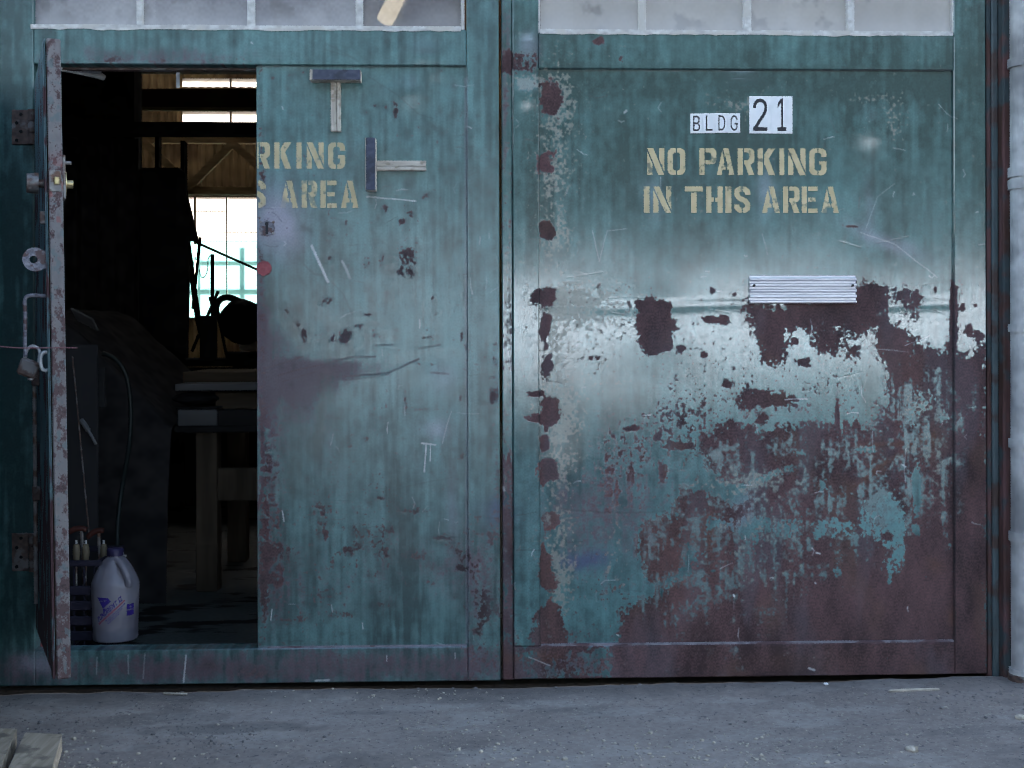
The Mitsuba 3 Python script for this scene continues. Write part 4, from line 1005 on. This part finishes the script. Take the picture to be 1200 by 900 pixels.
def on_jug(m2, m, name, parent=G_):
    """Wraps flat lettering (x across from the jug's middle, y above its base, in metres) round the jug."""
    v_ = np.array(m2.vertices)
    if len(v_) < 60:
        a_, b_ = trimesh.remesh.subdivide_to_size(m2.vertices, m2.faces, .008); m2 = trimesh.Trimesh(a_, b_, process=False); v_ = np.array(a_)
    R0 = np.interp(v_[:, 1], [z for r, z in prof[1:-1]], [r for r, z in prof[1:-1]]) + .0010 - .0008 * (v_[:, 2] < v_[:, 2].mean())
    th = v_[:, 0] / jr
    m2 = trimesh.Trimesh(np.stack([jx + R0 * np.sin(th), JY - R0 * np.cos(th), jb + v_[:, 1]], -1), m2.faces, process=False)
    put(name, m2, m, parent)


def flat(poly): return trimesh.creation.extrude_polygon(poly, .001, engine='earcut')
def ju(px, py): return (math.asin(max(-.98, min(.98, (X(px, JY - .06) - jx) / jr))) * jr, Zc(py, JY - .06, 134) - jb)


on_jug(flat(Polygon([ju(114.5, 699), ju(127.5, 699.5), ju(131, 703.5), ju(121.5, 712)])), 'print_purple', 'printed_emblem')
on_jug(flat(Polygon([ju(122, 712), ju(125, 712), ju(123.5, 716), ju(122, 716)])), 'print_purple', 'printed_emblem')
on_jug(flat(Polygon([ju(117, 702.5), ju(128, 702.5), ju(128, 704), ju(117.5, 704)])).apply_translation((0, 0, .0004)), 'jug_plastic', 'printed_emblem')
a0, a1 = np.array(ju(114.5, 729)), np.array(ju(143.5, 703)); sl = math.atan2(a1[1] - a0[1], a1[0] - a0[0])


def slanted(txt, length, height, start, m, bold=True):
    t = meshkit.text_mesh(txt, height * 1.45, .001, bold); v_ = np.array(t.vertices)
    v_[:, 0] *= length / v_[:, 0].max(); v_[:, 0] += .0
    c, s = math.cos(sl), math.sin(sl)
    t.vertices = np.stack([start[0] + v_[:, 0] * c - v_[:, 1] * s * .35, start[1] + v_[:, 0] * s + v_[:, 1] * c, v_[:, 2]], -1)
    on_jug(t, m, 'printed_name')


Lw = float(np.hypot(*(a1 - a0)))
slanted('TONDRENT II', Lw, .014, a0, 'print_purple')
d = np.array([math.sin(sl), -math.cos(sl)])
c_ = np.array([math.cos(sl), math.sin(sl)])
def bar_at(o, l, wd, start=0): 
    p = a0 + d * o + c_ * start
    return Polygon([p, p + c_ * l, p + c_ * l + d * wd, p + d * wd])
on_jug(flat(bar_at(.004, Lw * 1.05, .0045)), 'print_red', 'printed_rule')
for i in range(3): on_jug(flat(bar_at(.014 + .006 * i, Lw * (.75 - .15 * i), .0016, Lw * .25)), 'print_purple', 'printed_rule')
q0, q1 = ju(148, 722), ju(154, 708.5)
on_jug(flat(sbox(q0[0], q0[1], q1[0], (q0[1] + q1[1]) / 2 - .002)), 'print_purple', 'printed_square')
on_jug(flat(sbox(q0[0], (q0[1] + q1[1]) / 2 + .001, q1[0], q1[1]).difference(Point((q0[0] + q1[0]) / 2, (q0[1] + 3 * q1[1]) / 4).buffer(.004))), 'print_purple', 'printed_square')

# ------------------------------------------------------------------ crate with tools, board, hose
CY = .34
cr = thing('plastic_crate', 'dark purple slatted plastic crate left of the jug', 'crate')
cx0, cx1, cz0, cz1 = X(70, CY), X(117, CY), .03, Zc(657, CY, 100)
put('rim', cat([box(cx0, cx1, CY, CY + .012, cz1 - .02, cz1, .002), box(cx0, cx1, CY + .30, CY + .312, cz1 - .02, cz1, .002), box(cx1 - .012, cx1 + .002, CY - .001, CY + .31, cz1 - .022, cz1 + .001, .002)]), 'crate_plastic', cr)
for i in range(5): put('slat', box(cx0, cx1 - .013, CY + .002, CY + .009, cz0 + .012 + i * .052, cz0 + .044 + i * .052, .002), 'crate_plastic', cr)
for i in range(5): put('slat', box(cx1 - .010, cx1 - .003, CY + .01, CY + .30, cz0 + .012 + i * .052, cz0 + .044 + i * .052, .002), 'crate_plastic', cr)
for a in (72, 84, 96, 108): put('post', box(X(a, CY), X(a + 2.2, CY), CY + .009, CY + .014, cz0, cz1 - .021), 'crate_plastic', cr)
put('bottom', box(cx0, cx1, CY, CY + .31, cz0 - .001, cz0 + .010), 'crate_plastic', cr)
for i, (a, b) in enumerate([(89, 655), (100, 655), (121, 651)]):
    ch = thing('wood_chisel', ['wooden handled chisel nearest the wicket edge in the crate', 'wooden handled chisel in the middle of the crate', 'wooden handled chisel nearest the jug in the crate'][i], 'chisel', 'chisels standing in the crate')
    y_ = CY + .05 + .02 * i
    put('handle', trimesh.creation.revolve([(0, 0), (.009, .002), (.013, .03), (.012, .05), (.009, .064), (.0, .066)], sections=14, transform=trimesh.transformations.translation_matrix((X(a, y_), y_, Zc(655, y_)))), 'pale_wood_handle', ch, smooth=40)
    put('blade', cyl((X(a, y_), y_, Zc(655, y_) - .09), (X(a, y_), y_, Zc(655, y_)), .004, 8), 'steel', ch)
    put('ferrule', cyl((X(a, y_), y_, Zc(655, y_) + .064), (X(a, y_), y_, Zc(655, y_) + .078), .004, 8), 'galvanised', ch)
for i, (p, q) in enumerate([((80, 620), (101, 617)), ((102, 626), (121, 618))]):
    hm = thing('hand_tool', ['orange gripped hand tool lying behind the left chisels', 'orange gripped hand tool lying behind the right chisel'][i], 'hand tool', 'orange hand tools in the crate')
    y_ = CY + .17
    put('grip', tube([(X(p[0], y_), y_, Zc(p[1], y_)), (X((p[0] + q[0]) / 2, y_), y_, Zc((p[1] + q[1]) / 2 - 3, y_)), (X(q[0], y_), y_, Zc(q[1], y_))], .010, 10), 'orange_plastic', hm, smooth=True)
    put('shank', cyl((X(q[0] - 6, y_), y_, Zc(q[1], y_)), (X(q[0] - 4, y_), y_ + .03, .12), .006, 8), 'steel', hm)
bd = thing('sheet_board', 'dark sheet of board leaning upright behind the wicket edge', 'board')
put('sheet', box(X(76, .72), X(114, .72), .72, .735, .03, Zc(404, .72, 100), .002), 'grey_cloth', bd)
put('edge_batten', box(X(114.3, .72), X(121.5, .72), .73, .76, Zc(478, .72, 100), Zc(431, .72, 100), .002), 'interior_dark', bd)
st = thing('plastic_strap', 'pale plastic strap caught on the dark board', 'strap')
put('band', tube([(X(95, .70), .70, Zc(490, .70)), (X(104, .69), .69, Zc(503, .69)), (X(112, .70), .70, Zc(518, .70))], [.010] * 8 + [.006] * 9, 8), 'grey_board', st, smooth=True)
rd = thing('steel_rod', 'thin steel rod leaning against the dark board', 'rod')
put('rod', cyl((X(85, .66), .66, Zc(416, .66)), (X(104, .55), .55, Zc(622, .55)), .003, 8), 'rusty_steel', rd)
hs = thing('rubber_hose', 'green hose hanging down behind the jug', 'hose')
put('hose', tube([(X(120, 1.0), 1.0, Zc(413, 1.0)), (X(140, 1.0), 1.0, Zc(424, 1.0)), (X(152, 1.0), 1.0, Zc(460, 1.0)), (X(151, .95), .95, Zc(520, .95)), (X(141, .8), .8, Zc(580, .8)), (X(137, .7), .7, Zc(640, .7)), (X(142, .62), .62, Zc(668, .62)), (X(152, .6), .6, Zc(690, .6))], .009, 8), 'hose_green', hs, smooth=True)
put('tap', cat([box(X(139, .58), X(148, .58), .575, .582, Zc(648.5, .58), Zc(646.5, .58)), cyl((X(143.3, .58), .58, Zc(655, .58)), (X(143.3, .58), .58, Zc(644, .58)), .005, 8)]), 'galvanised', hs)


# heap under a tarpaulin
def cloth(x0, x1, y0, y1, fz_, n=60, m=44):
    xs, ys = np.linspace(x0, x1, n), np.linspace(y0, y1, m); a, b = np.meshgrid(xs, ys)
    z = fz_(a, b); V = np.stack([a, b, z], -1).reshape(-1, 3); i = np.arange(n * m).reshape(m, n)
    q = np.stack([i[:-1, :-1], i[:-1, 1:], i[1:, 1:], i[1:, :-1]], -1).reshape(-1, 4)
    return trimesh.Trimesh(V, np.vstack([q[:, [0, 1, 2]], q[:, [0, 2, 3]]]), process=False)


hp = thing('tarpaulin_heap', 'dark tarpaulin thrown over a heap inside the doorway', 'tarpaulin')
hy0 = 1.25; hcx, hcx2 = X(60, 1.6), X(212, 1.6); ztop, zlow = Zc(372, 1.6, 100), Zc(505, 1.6, 200)


def heap_z(a, b):
    t = (a - hcx) / (hcx2 - hcx)
    z = ztop + (zlow - ztop) * np.clip(t, 0, 1) ** 1.35
    z = z * np.clip((b - hy0) / .10, 0, 1) ** .5
    return z + .10 * (meshkit.fbm(np.stack([a * 4, b * 4, a * 0], -1), 4, 6) - .5) * np.clip((b - hy0) / .1, 0, 1) + .03


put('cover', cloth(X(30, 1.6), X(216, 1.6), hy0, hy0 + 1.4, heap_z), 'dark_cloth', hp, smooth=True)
cd = thing('paper_scrap', 'pale sheet of paper lying on the tarpaulin heap', 'paper')
cx_, cz_ = at(118, 375, 1.55)
pm = box(-.055, .055, -.05, .05, -.004, .004, .001); pm.apply_transform(trimesh.transformations.rotation_matrix(.5, [0, 1, 0])); pm.apply_transform(trimesh.transformations.rotation_matrix(-.5, [1, 0, 0])); pm.apply_translation((cx_, 1.32, cz_))
put('sheet', pm, 'grey_board', cd)

# hanging drapes
dr_ = thing('hanging_drape', 'black pleated drape hanging behind the heap', 'drape')
xs = np.linspace(X(40, 3.4), X(163, 3.4), 160)
put('cloth', grid_mesh(xs, np.linspace(.03, Zc(162, 3.4, 100), 12), lambda a, b: 3.4 + .035 * np.sin(a * 2 * np.pi / .11) + .02 * np.sin(a * 21 + b * 2)), 'dark_cloth', dr_, smooth=True)
cb = thing('covered_rack', 'tall rack under a black sheet beside the bright window', 'rack')
put('frame', box(X(162, 4.0), X(214, 4.0), 4.0, 4.08, .03, Zc(196, 4.0, 190), .02), 'interior_dark', cb)
sk = Polygon([at(208, 196, 3.95), at(217, 203, 3.95), at(219, 230, 3.95), at(231, 279, 3.95), at(231, 284, 3.95), at(222, 282, 3.95), at(219, 420, 3.95), at(205, 420, 3.95)])
put('cover', upright(sk, 3.93, .06), 'dark_cloth', cb)

# ------------------------------------------------------------------ workbench and what lies on it
WY = 1.45
wb = thing('workbench', 'heavy timber workbench inside the doorway with thick leg', 'workbench')
wx0_, wx1_ = X(208, WY), X(360, WY)
put('leg', box(X(229, WY + .03), X(254, WY + .03), WY + .03, WY + .13, .03, Zc(505, WY + .03, 240), .004), 'old_timber', wb)
put('leg', box(wx1_ - .15, wx1_ - .05, WY + .03, WY + .13, .03, Zc(505, WY + .03, 240), .004), 'old_timber', wb)
put('leg', box(X(229, WY + .03), X(254, WY + .03), WY + .75, WY + .85, .03, Zc(505, WY + .03, 240), .004), 'old_timber', wb)
put('rail', box(X(254.5, WY + .05), wx1_ - .15, WY + .05, WY + .10, Zc(587, WY + .05, 280), Zc(549, WY + .05, 280), .003), 'old_timber', wb)
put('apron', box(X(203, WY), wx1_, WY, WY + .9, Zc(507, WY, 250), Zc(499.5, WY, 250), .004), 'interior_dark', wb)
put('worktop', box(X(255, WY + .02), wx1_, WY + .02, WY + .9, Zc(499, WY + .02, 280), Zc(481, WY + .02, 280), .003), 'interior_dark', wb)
bxk = thing('storage_box', 'grey wooden box end standing on the corner of the workbench', 'box')
put('body', box(X(208, WY + .01), X(254, WY + .01), WY + .01, WY + .30, Zc(499, WY + .01, 230), Zc(480, WY + .01, 230), .003), 'grey_board', bxk)
put('lid', box(X(206, WY + .005), X(255, WY + .005), WY + .005, WY + .31, Zc(479.6, WY + .01, 230), Zc(477.5, WY + .01, 230), .001), 'interior_dark', bxk)
b1 = thing('timber_board', 'brown timber board lying on edge on the workbench', 'board', )
put('board', box(X(252, WY + .12), wx1_, WY + .12, WY + .18, Zc(479.5, WY + .12, 280), Zc(459.5, WY + .12, 280), .003), 'brown_board', b1)
b2 = thing('timber_board', 'grey sheet edge lying flat on top of the workbench stack', 'board')
put('board', box(X(205, WY + .06), wx1_, WY + .06, WY + .80, Zc(457.5, WY + .06, 280), Zc(450, WY + .06, 280), .002), 'grey_board', b2)
b3 = thing('timber_board', 'brown planed board behind the grey sheet edge', 'board')
put('board', box(X(214, WY + .3), wx1_, WY + .3, WY + .85, Zc(449.5, WY + .3, 280), Zc(436, WY + .3, 280), .003), 'brown_board', b3)
bg = thing('cloth_bag', 'limp black cloth bag on the workbench end', 'bag')
bm = trimesh.creation.icosphere(3); v = np.array(bm.vertices); v *= (1 + .25 * (meshkit.fbm(v * 2.2 + 5, 3, 4) - .5))[:, None]; v *= [.10, .12, .028]
bm.vertices = v; bm.apply_translation((X(230, WY + .13), WY + .13, Zc(467, WY + .1, 230)))
put('bag', bm, 'black_stuff', bg, smooth=True)

# black machine silhouettes against the window
MY = 4.6
def mx(px): return X(px, MY)
def mz(py): return Zc(py, MY, 260)
def mpt(px, py, y=MY): return (X(px, y), y, Zc(py, y, 260))


mc = thing('bench_machine', 'black bench machine with a curved handle against the bright window', 'machine')
body = trimesh.creation.icosphere(4); v = np.array(body.vertices)
v = v * (1 + .22 * (meshkit.fbm(v * 2.0 + 3, 3, 9) - .5))[:, None] * [.16, .14, .15]
body.vertices = v; body.apply_translation((mx(285), MY, mz(377)))
put('body', cat([body, box(mx(283), mx(330), MY - .1, MY + .1, mz(400), mz(356), .02)]), 'black_stuff', mc, smooth=40)
put('handle', tube([mpt(257, 372), mpt(254, 358), mpt(260, 350), mpt(270, 349), mpt(280, 353), mpt(292, 357)], [.022] * 41, 10), 'black_stuff', mc, smooth=True)
put('foot', box(mx(268), mx(330), MY - .12, MY + .12, mz(428), mz(412), .01), 'black_stuff', mc)
tb = thing('back_bench', 'dark bench carrying the machine below the far window', 'bench')
put('top', box(mx(205), mx(400), MY - .35, MY + .3, mz(428), mz(420), .005), 'interior_dark', tb)
put('front', box(mx(205), mx(400), MY - .33, MY - .28, .03, mz(429), .005), 'interior_dark', tb)
pn = thing('grey_panel', 'dark grey panel standing on the back bench between poles', 'panel')
put('panel', box(mx(236), mx(256), MY - .05, MY - .03, mz(420), mz(370), .003), 'grey_cloth', pn)
for i, (p, q, r) in enumerate([((219, 278), (232, 372), .020), ((232, 372), (243, 418), .022), ((235, 278), (226, 362), .010), ((249, 298), (249, 372), .012), ((230, 284), (306, 318), .008), ((256, 341), (243, 371), .011), ((246, 348), (253, 372), .011), ((256, 372), (266, 418), .010), ((233, 392), (225, 412), .011)]):
    k = thing('metal_pole', ['thick black pole leaning left of the window', 'lower length of thick black pole above the back bench', 'thin black pole crossing the thick pole', 'upright black post before the window', 'long thin rod sloping down to the right across the window', 'short black bar slanting up beside the machine handle', 'short black bar crossing the slanting one', 'black bar slanting down below the machine', 'stub of black bar left of the grey panel'][i], 'pole', 'black poles before the window')
    put('pole', cyl(mpt(*p), mpt(*q), r, 10), 'black_stuff', k)
wl = thing('wire_loop', 'thin dark wire hanging in a loop before the window', 'wire')
put('wire', tube([mpt(249, 298), mpt(245, 302), mpt(243, 318), mpt(239, 325), mpt(234, 316)], .003, 6), 'black_stuff', wl, smooth=True)
# things seen pale below the window, by the back wall
wt = thing('stacked_paper', 'pale stack of paper on the floor of the far side seen under the machine', 'paper')
put('stack', cat([box(mx(268), mx(292), MY + .4, MY + .5, mz(412), mz(402), .01), box(mx(276), mx(286), MY + .38, MY + .5, mz(408), mz(397), .01)]), 'chip_pale', wt)
put('support', box(mx(262), mx(300), MY + .34, MY + .6, .03, mz(413), .01), 'interior_dark', wt)
# light fitting that shows through the clear pane, white tag under the lintel
lf = thing('strip_lamp', 'pale strip lamp hung slanting behind the left door window', 'lamp')
la, lb = (X(452, .7), .7, Zc(24, .7, 450)), (X(494, .8), .8, Zc(-60, .8, 450))
put('batten', cyl((la[0], la[1] + .085, la[2]), (lb[0], lb[1] + .085, lb[2]), .045, 12), 'sign_white', lf)
tubem = cyl(la, lb, .032, 16)
scene[numbered(lf + '__tube')] = mikit.ply(tubem, 'sign_white', emitter={'type': 'area', 'radiance': {'type': 'rgb', 'value': [.13, .11, .075]}})
tg = thing('plastic_tag', 'clear plastic tag hanging under the doorway lintel', 'tag')
put('tag', box(X(207, .1), X(211.5, .1), .10, .103, Zc(103, .1, 209), Zc(81, .1, 209), .001), 'pale_card', tg)

# ------------------------------------------------------------------ ground: planks, stick, stone, litter


def plank(label, P, z=.060):
    """P: the four top corners as ground points (x, y), far left, far right, near right, near left."""
    k = thing('wood_plank', label, 'plank', 'planks lying at the lower left')
    V = np.array([[x, y, z] for x, y in P] + [[x, y, .014] for x, y in P])
    c = V.mean(0); b = .004
    pts = []
    for p in V:
        s = np.sign(c - p)
        pts += [p + s * [b, 0, 0] , p + s * [0, b, 0], p + s * [0, 0, b]]
    put('plank', trimesh.Trimesh(np.array(pts)).convex_hull, 'plank_wood', k)


plank('weathered plank at the lower left corner, the one cut off by the left edge', [on_ground(-28, 853, .060), on_ground(18, 854, .060), on_ground(-26, 960, .060), on_ground(-90, 960, .060)])
plank('weathered plank at the lower left corner, right of its pair', [on_ground(30, 858.5, .060), on_ground(71, 860.5, .060), on_ground(38, 975, .060), on_ground(-24, 975, .060)])
sx = [on_ground(1041, 812, .03), on_ground(1101, 810, .03)]
gz_ = float(ground_z(*sx[0])) + .004
k = thing('wood_sliver', 'thin pale wood sliver on the ground below the right door', 'wood sliver')
put('sliver', tube([(sx[0][0], sx[0][1], gz_), ((sx[0][0] + sx[1][0]) / 2, (sx[0][1] + sx[1][1]) / 2, gz_ + .001), (sx[1][0], sx[1][1], gz_)], [.002] + [.005] * 15 + [.002], 6), 'chip_pale', k)


def pebble(r, seed, flat_=.6):
    m = trimesh.creation.icosphere(1); v = np.array(m.vertices)
    v = v * (1 + .5 * (meshkit.noise(v * 1.7 + seed * 3.1, seed) - .5))[:, None] * [1, .85, flat_] * r
    m.vertices = v; return m


for i, (a, b, r, mm, lab) in enumerate([(1069, 881, .017, 'block_wood', 'tan pebble lying alone on the yard at lower right'), (1196, 844, .016, 'chip_pale', 'tan pebble at the right edge near the pipe foot'), (1104, 832, .008, 'stone_grey', 'small grey pebble below the right end of the right door'), (968, 803, .008, 'sign_white', 'white paint flake on the ground under the right door')]):
    gx_, gy_ = on_ground(a, b, .024); k = thing('pebble', lab, 'pebble')
    m = pebble(r, i + 2); m.apply_translation((gx_, gy_, float(ground_z(gx_, gy_)) + r * .3)); put('stone', m, mm, k, smooth=True)
lv = thing('wood_chip', 'long pale chip on the ground below the left door', 'wood chip')
p0, p1 = on_ground(192, 812, .02), on_ground(219, 813, .02)
put('chip', tube([(*p0, float(ground_z(*p0)) + .004), (*p1, float(ground_z(*p1)) + .004)], .004, 6), 'chip_pale', lv)

chips, stones = [], []
for (px, py, sx_, sy_, n, pale_) in [(830, 888, 90, 12, 260, 1), (760, 880, 60, 10, 120, 1), (530, 875, 120, 18, 200, 1), (420, 815, 60, 8, 60, 1), (530, 812, 40, 5, 70, 1), (230, 860, 40, 8, 220, 0), (270, 868, 30, 7, 160, 0), (60, 840, 60, 8, 260, 0), (640, 855, 400, 36, 420, 1), (650, 855, 420, 36, 500, 0), (100, 890, 40, 10, 120, 1),
                                     (95, 862, 30, 8, 60, 1), (1150, 815, 50, 8, 160, 0), (1100, 830, 80, 12, 120, 0), (600, 800, 420, 4, 260, 0), (640, 880, 300, 12, 300, 1)]:
    for _ in range(int(n * .5)):
        a, b = rng.normal(px, sx_), rng.normal(py, sy_)
        if b < 801 or b > 960: continue
        x, y = on_ground(a, b, .024)
        if y > .0: continue
        r = float(np.clip(rng.lognormal(-5.95, .45), .0012, .0110))
        m = pebble(r, int(rng.integers(1, 60)), rng.uniform(.35, .8)); m.apply_transform(trimesh.transformations.rotation_matrix(rng.uniform(0, 6), [0, 0, 1]))
        m.apply_translation((x, y, float(ground_z(x, y)) + r * .2)); (chips if pale_ else stones).append(m)
put('gravel', cat(stones), 'stone_grey', smooth=True); tag('gravel', 'loose grey grit scattered over the yard', 'gravel', kind='stuff')
put('wood_litter', cat(chips), 'chip_pale', smooth=True); tag('wood_litter', 'pale wood crumbs scattered over the yard', 'wood litter', kind='stuff')
for k_ in ('yard_wall', 'shed'): labels[k_]['kind'] = 'structure'
